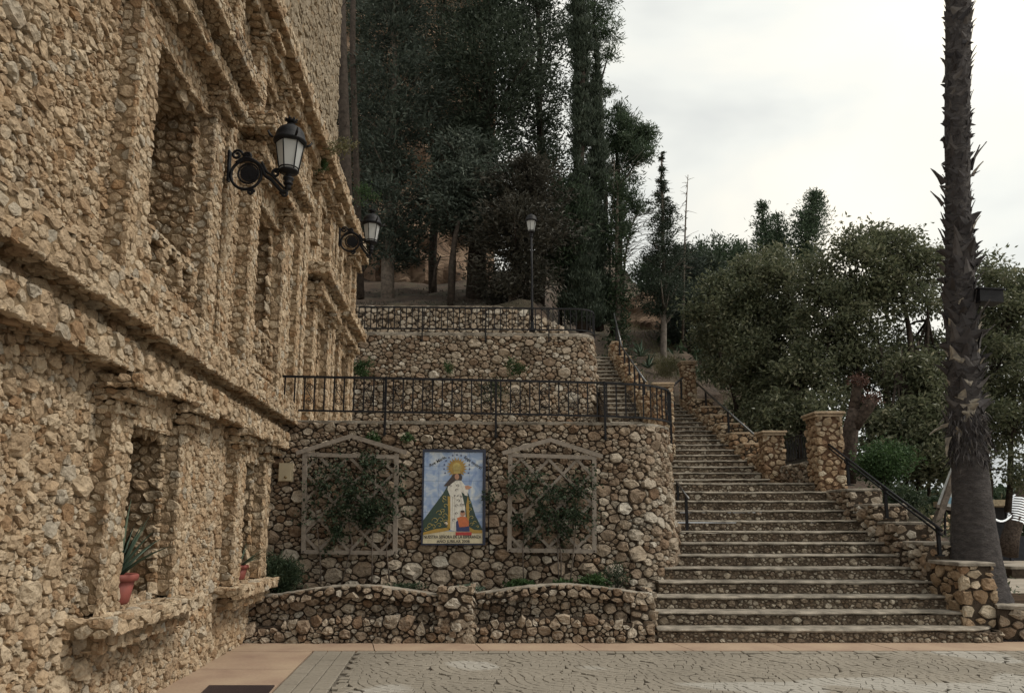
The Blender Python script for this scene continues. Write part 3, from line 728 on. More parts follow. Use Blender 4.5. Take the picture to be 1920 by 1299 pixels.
# rounded right end of the bottom step
S2 = Path(arc(6.5, 10.9, 0.16, -100, 0, 6)+[(6.66, 11.3)])
path_body(S2, 0.135, 0.1, 'rounded_end', M['mortar_s'], stair, back=-0.01)
SS.patch(pmap(S2, 0, 0), S2.len, 0.13, PEB, 0.026, nseed(), gap=0.007)
SS.place(stair, M['step'], 300, 'pebble', 'pebbles')
TOPZ = 13*RIS+17*0.170
tag(sheet('upper_landing', [(2.7, YL+17*0.435-0.1), (5.4, YL+17*0.435-0.1), (5.4, 24.6), (3.9, 24.6), (2.7, 24.6)], TOPZ, M['ground'], None, 0.3), kind='structure')

# ------------------------------------------------------------------ parapets beside the stairs (stepped blocks)
def block_stones(S, x0, x1, y0, y1, z0, z1, radii, hgt, faces='fl', gap=0.011):
    if 'f' in faces: S.patch(planar((x0, y0, z0), (1, 0, 0), (0, 0, 1), (0, -1, 0)), x1-x0, z1-z0, radii, hgt, nseed(), gap=gap)
    if 'l' in faces: S.patch(planar((x0, y1, z0), (0, -1, 0), (0, 0, 1), (-1, 0, 0)), y1-y0, z1-z0, radii, hgt, nseed(), gap=gap)
    if 'r' in faces: S.patch(planar((x1, y0, z0), (0, 1, 0), (0, 0, 1), (1, 0, 0)), y1-y0, z1-z0, radii, hgt, nseed(), gap=gap)
def slab(mb, x0, x1, y0, y1, z0, z1, over=0.02, j=0.008):
    """cap slab with an uneven outline"""
    n = 5; P = []
    for (ax, ay), (bx_, by_) in (((x0, y0), (x1, y0)), ((x1, y0), (x1, y1)), ((x1, y1), (x0, y1)), ((x0, y1), (x0, y0))):
        for i in range(n):
            P.append((ax+(bx_-ax)*i/n+rnd.uniform(-j, j), ay+(by_-ay)*i/n+rnd.uniform(-j, j)))
    cx_, cy_ = (x0+x1)/2, (y0+y1)/2; m = len(P)
    V = [(x, y, z0) for x, y in P]+[(x, y, z1-0.012) for x, y in P]+[(cx_+(x-cx_)*0.96, cy_+(y-cy_)*0.96, z1+rnd.uniform(-.004, .004)) for x, y in P]
    F = [tuple(range(m-1, -1, -1)), tuple(range(2*m, 3*m))]
    for r in range(2): F += [(r*m+i, r*m+(i+1) % m, (r+1)*m+(i+1) % m, (r+1)*m+i) for i in range(m)]
    mb.add(V, F)
par = thing('lower_stair_parapet', 'stepped rubble stone parapet along the right side of the wide lower stairs', 'parapet', (6.4, 12, 0))
S = Stones(); mbp = MB()
PR = [(0.10, 0.3), (0.065, 0.7), (0.042, 0.8), (0.028, 0.4)]
steps = [(11.85, 12.50, 1.30), (12.50, 13.15, 1.60), (13.15, 13.85, 1.90), (13.85, 14.75, 2.18)]
for i, (a, b, zt) in enumerate(steps):
    x0 = sright((a+b)/2); x1 = x0+0.58
    mbp.box(((x0+x1)/2, (a+b)/2, zt/2-0.02), (x1-x0-0.03, b-a+0.05, zt-0.06))
    prev = steps[i-1][2] if i else 0.85
    block_stones(S, x0, x1, a, b, prev-0.1, zt-0.04, PR, 0.045, 'f'); block_stones(S, x0, x1, a, b, zt-1.0, zt-0.04, PR, 0.045, 'l')
    S.patch(planar((x1, a, zt-1.3), (0, 1, 0), (0, 0, 1), (1, 0, 0)), b-a, 1.26, PR, 0.04, nseed())
    m1 = MB(); slab(m1, x0-0.02, x1+0.02, a-0.03, b+0.02, zt-0.045+0.003*i, zt+0.003*i); m1.build('coping', M['cement'], par)
mbp.build('wall', M['mortar_w'], par); S.place(par, M['wall'], 200)
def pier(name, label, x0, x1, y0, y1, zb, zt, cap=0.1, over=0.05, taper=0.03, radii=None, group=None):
    p = thing(name, label, 'pier', ((x0+x1)/2, (y0+y1)/2, zb), 0, group)
    m1 = MB(); t = 0.02
    V = [(x0+t, y0+t, zb), (x1-t, y0+t, zb), (x1-t, y1-t, zb), (x0+t, y1-t, zb), (x0+t+taper, y0+t+taper, zt-cap), (x1-t-taper, y0+t+taper, zt-cap), (x1-t-taper, y1-t, zt-cap), (x0+t+taper, y1-t, zt-cap)]
    m1.add(V, [(3, 2, 1, 0), (4, 5, 6, 7), (0, 1, 5, 4), (1, 2, 6, 5), (2, 3, 7, 6), (3, 0, 4, 7)]); m1.build('shaft', M['mortar_w'] if cap < 0.09 else M['mortar_p'], p)
    radii = radii or [(0.075, 0.5), (0.05, 0.9), (0.032, 0.4)]; S = Stones(); hh = zt-cap-zb
    tp = lambda O, U, V, Nn: (lambda u, v, h: planar(O, U, V, Nn)(u, v, h-taper*v/hh))
    w = x1-x0; d = y1-y0; sq = lambda uu, ww: uu
    S.patch(tp((x0, y0+0.012, zb), (1, 0, 0), (0, 0, 1), (0, -1, 0)), w-0.0, hh, radii, 0.030, nseed(), gap=0.010, keep=lambda u, v: (u > taper*v/hh) & (u < w-taper*v/hh))
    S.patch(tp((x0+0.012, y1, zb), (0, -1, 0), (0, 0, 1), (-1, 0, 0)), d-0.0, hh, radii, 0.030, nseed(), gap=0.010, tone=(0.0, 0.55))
    S.patch(tp((x1-0.012, y0, zb), (0, 1, 0), (0, 0, 1), (1, 0, 0)), d-0.0, hh, radii, 0.030, nseed(), gap=0.010)
    m1 = MB()
    if cap >= 0.09:
        slab(m1, x0-over*0.4, x1+over*0.4, y0-over*0.4, y1+over*0.4, zt-cap, zt-cap*0.45, j=0.004); slab(m1, x0-over, x1+over, y0-over, y1+over, zt-cap*0.44, zt, j=0.005)
    else: slab(m1, x0-over, x1+over, y0-over, y1+over, zt-cap, zt)
    m1.build('cap', M['cap_stone'] if cap >= 0.09 else M['cement'], p); S.place(p, M['pier'], 120)
    return p
M['mortar_p'] = simple('reddish_pier_mortar', (0.14, 0.085, 0.055), 0.95, 0, 12, 0.4, 0.6, 60, 0.1)
M['cap_stone'] = simple('pier_cap_stone', (0.34, 0.26, 0.18), 0.9, 0, 10, 0.3, 0.7, 50, 0.15)
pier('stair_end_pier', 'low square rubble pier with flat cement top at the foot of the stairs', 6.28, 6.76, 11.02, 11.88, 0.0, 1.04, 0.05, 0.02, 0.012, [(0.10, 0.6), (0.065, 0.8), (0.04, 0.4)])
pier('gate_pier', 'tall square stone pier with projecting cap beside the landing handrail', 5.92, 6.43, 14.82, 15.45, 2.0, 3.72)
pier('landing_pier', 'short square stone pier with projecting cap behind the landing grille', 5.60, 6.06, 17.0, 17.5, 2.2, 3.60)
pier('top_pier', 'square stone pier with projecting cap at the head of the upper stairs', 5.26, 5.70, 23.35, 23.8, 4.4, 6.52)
# landing side wall under the grille
lsw = thing('landing_side_wall', 'low dark rubble wall under the iron grille at the side of the landing', 'low wall', (6, 16.2, 2.2))
m1 = MB(); m1.box((6.12, 16.22, 2.45), (0.36, 1.56, 0.62)); m1.build('wall', M['mortar_w'], lsw)
S = Stones(); block_stones(S, 5.94, 6.3, 15.45, 17.0, 2.2, 2.78, PR, 0.035, 'l'); S.place(lsw, M['wall'], 100)
m1 = MB(); slab(m1, 5.92, 6.32, 15.46, 16.99, 2.765, 2.80); m1.build('coping', M['cement'], lsw)
# upper parapet
upar = thing('upper_stair_parapet', 'dark stepped rubble parapet along the right of the narrow upper stairs', 'parapet', (5.6, 20, 3))
S = Stones(); mbp = MB(); ny = 7
for i in range(ny):
    a = 17.5+i*(5.85/ny); b = a+5.85/ny; zt = 3.12+i*0.345; x0 = 5.62-0.05*(a-17)+0.0; x1 = x0+0.62
    mbp.box(((x0+x1)/2, (a+b)/2, zt-0.62), (x1-x0-0.03, b-a+0.02, 1.16))
    block_stones(S, x0, x1, a, b, zt-0.38, zt-0.04, PR, 0.045, 'f'); block_stones(S, x0, x1, a, b, zt-0.8, zt-0.04, PR, 0.05, 'l')
    m1 = MB(); slab(m1, x0-0.02, x1+0.02, a-0.03, b+0.02, zt-0.044+0.002*i, zt+0.002*i); m1.build('coping', M['cap_stone'], upar)
mbp.build('wall', M['mortar_w'], upar); S.place(upar, M['pier'], 150)

# ================================================================== UPPER RETAINING WALL + UPPER STAIR
UWP = [(-4.42, 20.9), (-1.0, 21.0), (1.75, 21.1)] + arc(1.8, 21.85, 0.75, -88, -5, 8) + [(2.62, 23.0), (2.75, 24.6)]
UWL = Path(UWP, LTOP, 0.05); UTOP = 6.78
uwall = thing('upper_retaining_wall', 'upper rubble stone retaining wall dotted with pale stones, behind the lower railing', 'retaining wall', (-1, 21, LTOP))
UH = UTOP-LTOP
path_body(UWL, UH, 0.5, 'wall', M['mortar_w'], uwall)
S = Stones()
S.patch(pmap(UWL, 0, 0), UWL.len, UH, [(0.19, 0.07), (0.12, 0.22), (0.08, 0.7), (0.055, 0.8), (0.036, 0.5)], 0.042, nseed(), gap=0.006, edge=0.02, fill=3.0, pack=0.70, chop=1.15, aniso=1.35, n=8)
S.place(uwall, M['wall'], 300)
path_coping(UWL, UH, 0.45, 0.10, 0.03, 'coping', M['cement'], uwall)
tag(sheet('upper_terrace_floor', [(-5.2, 21.3), (1.7, 21.45), (2.35, 22.0), (2.5, 24.8), (-5.6, 24.8)], UTOP+0.05, M['ground'], None, 0.3), kind='structure')
UST = thing('narrow_upper_stairs', 'narrow steep pebbled stairs between the upper wall and its stepped side wall', 'stairs', (2.95, 18.5, 3.1))
core = MB(); SS = Stones(); n = 22; stair_save = stair
for k in range(n):
    y = 17.9+k*0.29; z = LTOP+(k+1)*0.168; x0 = 2.5; x1 = 3.42-0.014*k
    tread(x0, x1, y-0.03, y+0.33, z, UST, 0.045)
    core.box(((x0+x1)/2, y+0.17, z-0.115), (x1-x0-0.01, 0.31, 0.13))
    SS.patch(planar((x0, y+0.012, z-0.168), (1, 0, 0), (0, 0, 1), (0, -1, 0)), x1-x0, 0.12, PEBF, 0.02, nseed(), gap=0.008, edge=0.0)
core.prism([(2.45, 17.9, LTOP), (2.45, 24.3, UTOP-0.25), (2.45, 27, UTOP-0.1), (2.45, 27, LTOP), (2.45, 17.9, LTOP-.3)], (0, 0, 0), (0.97, 0, 0)); core.box((2.95, 25.7, UTOP-0.02), (1.1, 2.8, 0.12)); core.build('core', M['mortar_s'], UST); SS.place(UST, M['step'], 120, 'pebble', 'pebbles')
usw = thing('narrow_stair_side_wall', 'stepped stone side wall with a square end post beside the narrow upper stairs', 'parapet', (3.5, 21, 4))
S = Stones(); mbp = MB()
for i in range(9):
    a = 18.45+i*0.66; b = a+0.66; zt = LTOP+0.75+(i+1)*0.375; x0 = 3.42-0.032*i; x1 = x0+0.32
    mbp.box(((x0+x1)/2, (a+b)/2, zt-1.0), (x1-x0-0.03, 0.67, 1.92)); block_stones(S, x0, x1, a, b, zt-0.42, zt-0.03, PR, 0.035, 'f'); block_stones(S, x0, x1, a, b, zt-1.0, zt-0.03, PR, 0.035, 'l')
    m1 = MB(); slab(m1, x0-0.02, x1+0.02, a-0.02, b+0.02, zt-0.04+0.002*i, zt+0.002*i); m1.build('coping', M['cap_stone'], usw)
mbp.build('wall', M['mortar_p'], usw); S.place(usw, M['pier'], 90)
pier('narrow_stair_pier', 'small capped stone pier at the foot of the narrow upper stairs', 3.36, 3.82, 17.95, 18.4, LTOP, 4.86, 0.1, 0.04, 0.02)
# third, low wall at the back of the upper terrace
TWP = Path([(-5.6, 24.5), (0.6, 24.6), (1.6, 24.9), (2.1, 25.6)], UTOP, 0.05)
M['old_cement'] = simple('old_dark_cement', (0.20, 0.17, 0.135), 0.95, 0, 7, 0.3, 0.6, 50, 0.2)
twall = thing('terrace_back_wall', 'low pale rubble wall at the back of the upper terrace, under the trees', 'retaining wall', (-1.5, 24.6, UTOP))
tt = lambda u: 1.85 if u < 5.2 else max(0.4, 1.85-(u-5.2)*0.28)
path_body(TWP, tt, 0.4, 'wall', M['mortar_w'], twall)
S = Stones(); S.patch(pmap(TWP, 0, 0), TWP.len, 1.85, [(0.12, 0.3), (0.08, 0.9), (0.05, 0.6)], 0.05, nseed(), gap=0.010, fill=2.2, pack=0.8, keep=lambda u, v: v < np.where(u < 5.2, 1.85, np.maximum(0.4, 1.85-(u-5.2)*0.28)), tone=(0.35, 1.0))
S.place(twall, M['wall'], 200); path_coping(TWP, tt, 0.4, 0.04, 0.0, 'coping', M['old_cement'], twall)
# ================================================================== RAILINGS
def railing(name, label, cat, pts, hgt, lift, nb, post_every, mat, group=None, sect=0.022, post_drop=0.28, scroll=True, bar=0.016):
    """pts: polyline of the top-of-wall line in 3-D; bars hang between two rails"""
    P = [Vector(p) for p in pts]; L = [0]
    for a, b in zip(P, P[1:]): L.append(L[-1]+(b-a).length)
    def at_(d):
        d = min(max(d, 0), L[-1])
        for i in range(len(P)-1):
            if d <= L[i+1] or i == len(P)-2: t = (d-L[i])/max(1e-6, L[i+1]-L[i]); return P[i].lerp(P[i+1], t)
    t = thing(name, label, cat, P[0], 0, group)
    Z = Vector((0, 0, 1))
    m1 = MB()
    for a, b in zip(P, P[1:]): m1.bar(a+Z*(lift+hgt), b+Z*(lift+hgt), 0.045, bar*1.6)
    m1.build('top_rail', mat, t)
    m1 = MB()
    for a, b in zip(P, P[1:]): m1.bar(a+Z*lift, b+Z*lift, 0.034, bar*1.4)
    m1.build('bottom_rail', mat, t)
    n = int(L[-1]/nb); base = None
    bm_ = MB(); bm_.box((0, 0, (hgt-0.02)/2+0.01), (bar, bar, hgt-0.03)); me = None
    for i in range(n+1):
        c = at_(i*L[-1]/n)+Z*lift
        if me is None: o = bm_.build('baluster', mat, t, False); me = o.data
        else: o = link('baluster', me, t, False)
        o.matrix_parent_inverse = MPI(t); o.location = c
    if scroll:
        sm = MB(); h_ = hgt-0.05; w_ = L[-1]/n-bar
        pts_ = []
        for sgn in (1, -1):          # an S of two spirals in one wire
            sp_ = []
            for k in range(20):
                a = k/19*3.2*math.pi; r = w_*0.46*(1-0.72*k/19)
                sp_.append((-sgn*(r*math.cos(a)), 0, h_*0.5+sgn*(h_*0.22+r*math.sin(a))))
            pts_ += sp_[::-1] if sgn == 1 else sp_
        sm.tube(pts_, 0.006, 4)
        sme = None
        for i in range(0, n, 3):
            d = (i+0.5)*L[-1]/n; c = at_(d)+Z*(lift+0.02); v = at_(d+0.05)-at_(d-0.05)
            if sme is None: o = sm.build('scroll', mat, t, False); sme = o.data
            else: o = link('scroll', sme, t, False)
            o.matrix_parent_inverse = MPI(t); o.location = c; o.rotation_euler = (0, 0, math.atan2(v.y, v.x))
    k = max(1, round(L[-1]/post_every))
    for i in range(k+1):
        d = L[-1]*i/k; c = at_(d); v = at_(d+0.05)-at_(d-0.05); nv = Vector((v.y, -v.x, 0)).normalized()
        m1 = MB(); m1.bar(c+nv*0.03-Z*post_drop, c+nv*0.03+Z*(lift+hgt+0.02), 0.032, 0.032); m1.bar(c-Z*(post_drop-0.03), c+nv*0.03-Z*(post_drop-0.03), 0.05, 0.03); m1.build('post', mat, t)
    return t
# lower terrace: along the wall and round its corner
lp = [LW.at(u, LTOP, 0.05)+Vector((0, 0, 0.05)) for u in [0.10, 1.6, 3.0, 4.4, 5.4]+list(np.linspace(5.55, 7.1, 9))]
d0 = [0.10, -0.02]
lp = [p+Vector((0, 0, 0.055-0.016*i)) for i, p in enumerate(lp[:5])]+[p+Vector((0, 0, -0.02)) for p in lp[5:]]
railing('terrace_railing', 'black iron railing with thin bars along the lower terrace, curving round the wall end', 'railing', lp, 0.53, 0.10, 0.152, 1.95, M['iron'], bar=0.02)
p0 = LW.at(7.25, LTOP, -0.1); 
up = [UWL.at(u, UH, 0.02)+Vector((0, 0, 0.10)) for u in [0.1, 2.0, 4.0, 6.2]+list(np.linspace(6.3, 7.5, 7))]
railing('upper_terrace_railing', 'black iron railing with thin bars along the upper terrace edge', 'railing', up, 0.62, 0.10, 0.165, 2.0, M['iron'], bar=0.026)

def handrail(name, label, a, b, posts, mat, group=None, rad=0.021, drop=0.5, twin=False):
    t = thing(name, label, 'handrail', a, 0, group); a = Vector(a); b = Vector(b); m1 = MB()
    m1.tube([a, a.lerp(b, 0.5)+Vector((0, 0, -0.006)), b], rad, 8)
    m1.build('rail', mat, t)
    if twin:
        m1 = MB(); m1.tube([a-Vector((0, 0, 0.075)), b-Vector((0, 0, 0.075))], rad*0.7, 6); m1.build('lower_rail', M['iron'], t)
    for f, dr in posts:
        c = a.lerp(b, f); m1 = MB(); m1.bar(c, c-Vector((0, 0, dr)), 0.045, 0.045); m1.box(c-Vector((0, 0, dr-0.01)), (0.11, 0.09, 0.02)); m1.build('post', M['iron'], t)
    return t
handrail('lower_stair_handrail', 'dark twin-bar handrail sloping from the tall gate pier to the foot of the stairs', at(1554, 833, 14.80), at(1766, 994, 11.55), [(0.20, 0.50), (0.56, 0.52), (0.97, 0.42)], M['iron'], None, 0.022, 0.5, True)
handrail('upper_stair_handrail', 'shiny grey handrail sloping beside the upper stairs between two piers', at(1306, 718, 23.3), at(1413, 814, 17.55), [(0.2, 0.45), (0.62, 0.55)], M['bright_rail'], None, 0.026)
handrail('narrow_stair_handrail', 'pale steel handrail on the stepped wall of the narrow upper stairs', at(1167, 652, 22.2), at(1211, 716, 18.6), [(0.1, 0.5), (0.32, 0.5), (0.55, 0.5), (0.75, 0.45), (0.93, 0.4)], M['bright_rail'], None, 0.024)
handrail('hill_path_handrail', 'pale steel handrail rising steeply past the end of the upper terrace', at(1151, 588, 24.6), at(1166, 650, 22.3), [(0.3, 0.6), (0.7, 0.6)], M['bright_rail'], None, 0.024)
handrail('wall_side_handrail', 'short steel handrail end beside the curved wall on the lower stairs', at(1268, 902, 14.6), at(1291, 935, 13.2), [(0.1, 0.6), (0.8, 0.7)], M['bright_rail'], None, 0.02)
handrail('landing_handrail', 'black sloping handrail behind the curved railing, rising to the top pier', at(1238, 742, 17.8), at(1280, 708, 23.2), [(0.1, 0.6), (0.5, 0.6), (0.9, 0.6)], M['iron'], None, 0.03)
# grille between the two piers on the landing
gr = thing('landing_grille', 'black iron bar grille between the gate pier and the short landing pier', 'grille', (6.1, 15.5, 2.8))
gx = 6.08
for z in (2.90, 3.40):
    m1 = MB(); m1.bar((gx, 15.46, z), (gx, 17.0, z), 0.025, 0.03); m1.build('rail', M['iron'], gr)
me = None
for i in range(9):
    y = 15.55+i*0.17
    if me is None: m1 = MB(); m1.box((0, 0, 0), (0.016, 0.016, 0.5)); o = m1.build('bar', M['iron'], gr, False); me = o.data
    else: o = link('bar', me, gr, False)
    o.matrix_parent_inverse = MPI(gr); o.location = (gx, y, 3.15)

# ================================================================== LANTERNS
def glass_mat():
    m, t, b, o = mat_new('milky_lantern_glass')
    b.inputs['Base Color'].default_value = (0.62, 0.63, 0.62, 1); b.inputs['Roughness'].default_value = 0.25
    tr = N('ShaderNodeBsdfTranslucent', t); tr.inputs[0].default_value = (0.72, 0.73, 0.72, 1); mx = N('ShaderNodeMixShader', t); mx.inputs[0].default_value = 0.5
    t.links.new(b.outputs[0], mx.inputs[1]); t.links.new(tr.outputs[0], mx.inputs[2]); t.links.new(mx.outputs[0], o.inputs[0]); return m
M['milk'] = glass_mat()
def lantern(t, c, s, crown=True):
    """lantern with dome cap; c = underside of the body, s = overall height"""
    c = Vector(c); k = s/1.0; ir = M['iron']
    prof = lambda L_: [(r*k, z*k) for r, z in L_]
    m1 = MB(); m1.lathe(c, prof([(0.03, -0.20), (0.075, -0.19), (0.085, -0.16), (0.05, -0.14), (0.09, -0.10), (0.095, -0.07), (0.05, -0.05), (0.05, 0.0), (0.16, 0.03), (0.175, 0.05), (0.16, 0.07)]), 14); m1.build('base', ir, t)
    m1 = MB(); m1.lathe(c, prof([(0.145, 0.065), (0.155, 0.10), (0.232, 0.56), (0.225, 0.57)]), 6, False, 0.3); m1.build('glass', M['milk'], t)
    m1 = MB()
    for i in range(6):
        a = 0.3+math.pi*2*i/6; m1.bar(c+Vector((0.16*k*math.cos(a), 0.16*k*math.sin(a), 0.06*k)), c+Vector((0.24*k*math.cos(a), 0.24*k*math.sin(a), 0.57*k)), 0.014*k+.003, 0.014*k+.003)
    for r, z in ((0.165, 0.10), (0.245, 0.565)):
        m1.tube([c+Vector((r*k*math.cos(2*math.pi*i/18), r*k*math.sin(2*math.pi*i/18), z*k)) for i in range(18)], 0.012*k, 6, False, True)
    m1.build('frame', ir, t)
    m1 = MB(); m1.lathe(c, prof([(0.25, 0.56), (0.285, 0.58), (0.285, 0.62), (0.26, 0.64), (0.255, 0.70), (0.235, 0.77), (0.195, 0.83), (0.13, 0.875), (0.06, 0.89), (0.05, 0.91), (0.075, 0.925), (0.045, 0.94), (0.04, 0.955)]), 18); cap_ = m1.build('cap', ir, t)
    if crown:
        m1 = MB(); m1.lathe(c, prof([(0.045, 0.945), (0.07, 0.97), (0.105, 1.0), (0.085, 1.0), (0.04, 0.96)]), 10)
        for i in range(8):
            a = math.pi*2*i/8; m1.lathe(c+Vector((0.10*k*math.cos(a), 0.10*k*math.sin(a), 1.0*k)), [(0.02*k, 0), (0.014*k, 0.02*k), (0.003*k, 0.045*k)], 5)
        for i in range(4):       # little leaf brackets on the rim
            a = 0.6+math.pi*2*i/4; p = c+Vector((0.30*k*math.cos(a), 0.30*k*math.sin(a), 0.60*k)); d = Vector((math.cos(a), math.sin(a), 0))
            m1.tube([p, p+d*0.05*k+Vector((0, 0, 0.03*k)), p+d*0.09*k+Vector((0, 0, 0.09*k)), p+d*0.06*k+Vector((0, 0, 0.12*k))], [0.02*k, 0.025*k, 0.016*k, 0.006*k], 5)
        m1.build('crown', ir, cap_)
def wall_lamp(name, label, base, tip, s, group):
    """cast bracket from the wall point 'base' out to the lantern foot 'tip'"""
    t = thing(name, label, 'wall lamp', base, 0, group); b = Vector(base); q = Vector(tip); ir = M['iron']
    d = Vector((q.x-b.x, q.y-b.y, 0)); Lh = d.length; d.normalize(); Z = Vector((0, 0, 1))
    W = lambda x, z: b + d*x*s + Z*z*s
    m1 = MB(); m1.bar(W(0.01, -0.22), W(0.01, 0.34), 0.10*s, 0.03*s, up=d); m1.build('wall_plate', ir, t)
    m1 = MB(); cx_, cz_, r = 0.32, -0.10, 0.27
    m1.tube([W(cx_+r*math.cos(a), cz_+r*math.sin(a)) for a in np.linspace(0, 2*math.pi, 28, False)], 0.026*s, 8, False, True)
    m1.tube([W(cx_+0.04+0.18*math.cos(a), cz_+0.02+0.18*math.sin(a)) for a in np.linspace(0, 2*math.pi, 24, False)], 0.018*s, 8, False, True); m1.build('ring', ir, t)
    m1 = MB(); m1.tube([W(cx_+0.05, cz_+0.02)-d.cross(Z)*0.02*s, W(cx_+0.05, cz_+0.02)+d.cross(Z)*0.02*s], 0.15*s, 20, True, False, 0, False); m1.build('disc', ir, t)
    Lr = Lh/s; zt = (q.z-b.z)/s
    m1 = MB(); arm = [W(cx_-r*0.7, cz_+r*0.8), W(cx_, cz_+r+0.04), W(cx_+r*0.9, cz_+r*0.6), W(cx_+r*1.25, cz_-0.02), W(Lr-0.30, cz_-0.10), W(Lr-0.08, zt-0.33), W(Lr, zt-0.26)]
    def smooth(P, n=4):
        out = []
        for i in range(len(P)-1):
            p0, p1, p2, p3 = P[max(i-1, 0)], P[i], P[i+1], P[min(i+2, len(P)-1)]
            for j in range(n):
                u = j/n; out.append(0.5*((2*p1)+(p2-p0)*u+(2*p0-5*p1+4*p2-p3)*u*u+(3*p1-p0-3*p2+p3)*u**3))
        return out+[P[-1]]
    m1.tube(smooth(arm), 0.034*s, 8); m1.tube(smooth([p+Z*0.07*s+d*0.02*s for p in arm[2:-1]]), 0.022*s, 6); m1.build('arm', ir, t)
    m1 = MB()
    for ii_, (x, z, r0, sg) in enumerate(((0.14, 0.27, 0.10, 1), (0.33, 0.24, 0.075, -1), (Lr-0.22, cz_+0.02, 0.09, 1), (Lr-0.06, zt-0.36, 0.07, -1), (0.42, -0.42, 0.06, 1))):
        m1 = MB(); m1.tube([W(x+sg*r0*(1-k/20)*math.cos(0.55*k), z+r0*(1-k/20)*math.sin(0.55*k)) for k in range(17)], 0.024*s, 6); m1.build('scroll', ir, t)
    m1 = MB(); m1.tube([W(Lr, zt-0.28), W(Lr, zt-0.16)], [0.055*s, 0.04*s], 10); m1.build('socket', ir, t)
    lantern(t, q, s); return t
b1 = atf(428, 318, 0.14); q1 = at(541, 327, b1.y-0.02)
wall_lamp('wall_lantern', 'large black wall lantern on a scrolled bracket, nearer of two on the stone facade', b1, q1, 0.665, 'wall lanterns on the stone facade')
b2 = atf(636, 448, 0.26); q2 = at(696, 458, b2.y-0.02)
wall_lamp('wall_lantern', 'black wall lantern near the far end of the stone facade, beside the trees', b2, q2, 0.74, 'wall lanterns on the stone facade')
lpst = thing('lamp_post', 'slim black lamp post with a domed lantern on the upper terrace edge', 'lamp post', at(997, 620, 21.3))
b3 = at(998, 622, 21.3); t3 = at(996, 437, 21.3)
m1 = MB(); m1.tube([b3, b3.lerp(t3, 0.25), b3.lerp(t3, 0.6)+Vector((0.01, 0, 0)), t3], [0.045, 0.04, 0.032, 0.03], 8); m1.lathe(b3, [(0.09, 0), (0.09, 0.06), (0.055, 0.12), (0.045, 0.3)], 10); m1.build('post', M['iron'], lpst)
lantern(lpst, t3, 0.62, False)

# ================================================================== TRELLISES, PICTURE, METER BOX on the lower wall
def wall_y(x): return float(np.interp(x, [-3.78, -1.0, 1.62], [11.66, 11.78, 11.92]))
def on_wall(px, py, off=0.10):
    Y = 11.7
    for _ in range(4): p = at(px, py, Y); Y = wall_y(p.x)-off+0.045*p.z
    return at(px, py, Y)
def trellis(label, tl, tr, bl, br, apex, eaveL, eaveR):
    A, B, C_, D, E, G, H_ = [on_wall(*q, 0.13) for q in (tl, tr, bl, br, apex, eaveL, eaveR)]
    t = thing('trellis', label, 'trellis', C_, 0, 'timber trellises on the curved wall')
    out = Vector((0.0, -1, 0)); w = M['wood']
    def bar(name, a, b, w_, t_, push=0.0):
        m1 = MB(); m1.bar(a+out*push, b+out*push, t_, w_, up=(b-a).cross(out)); return m1.build(name, w, t)
    bar('post', A+Vector((0, 0, 0.05)), C_-Vector((0, 0, 0.02)), 0.065, 0.035, 0.02); bar('post', B+Vector((0, 0, 0.05)), D-Vector((0, 0, 0.02)), 0.065, 0.035, 0.02)
    bar('top_bar', A+Vector((0.03, 0, 0)), B-Vector((0.03, 0, 0)), 0.06, 0.028, 0.028); bar('bottom_bar', C_+Vector((0.03, 0, 0)), D-Vector((0.03, 0, 0)), 0.06, 0.028, 0.028)
    bar('gable_board', E, G, 0.065, 0.028, 0.045); bar('gable_board', E-Vector((0.02, 0, 0.01)), H_, 0.065, 0.028, 0.041)
    # crossing slats clipped to the frame
    W_ = (B-A).length; Hh = (A-C_).length; ux = (D-C_)/W_; uz = (A-C_)/Hh; sp = W_/2.95
    for sgn, push in ((1, -0.004), (-1, 0.012)):
        c = -Hh
        cs = np.arange(-Hh+sp*0.5, W_, sp) if sgn == 1 else np.arange(sp*0.5, W_+Hh, sp)
        for c in cs:
            pts_ = []
            # line x = c + sgn*z
            for z in (0, Hh):
                x = c+sgn*z
                if 0 <= x <= W_: pts_.append((x, z))
            for x in (0, W_):
                z = (x-c)*sgn
                if 0 < z < Hh: pts_.append((x, z))
            if len(pts_) >= 2:
                (x0, z0), (x1, z1) = pts_[0], pts_[1]
                if math.hypot(x1-x0, z1-z0) > 0.12: bar('slat', C_+ux*x0+uz*z0, C_+ux*x1+uz*z1, 0.042, 0.014, push)
    m1 = MB()
    for p in (A, B, C_, D): m1.lathe(p+out*0.045-Vector((0, 0, 0.16 if p in (A, B) else 0.0)), [(0.012, 0), (0.012, 0.012), (0.004, 0.014)], 6)
    m1.build('bolt', M['iron'], t)
    return t, A, B, C_, D
TL = trellis('grey timber lattice trellis with a gable top beside the meter box', (572, 852), (744, 857), (570, 1034), (741, 1036), (663, 817), (557, 850), (763, 849))
TR = trellis('grey timber lattice trellis with a gable top on the side of the stairs', (957, 853), (1114, 858), (955, 1031), (1114, 1033), (1035, 824), (942, 850), (1129, 856))
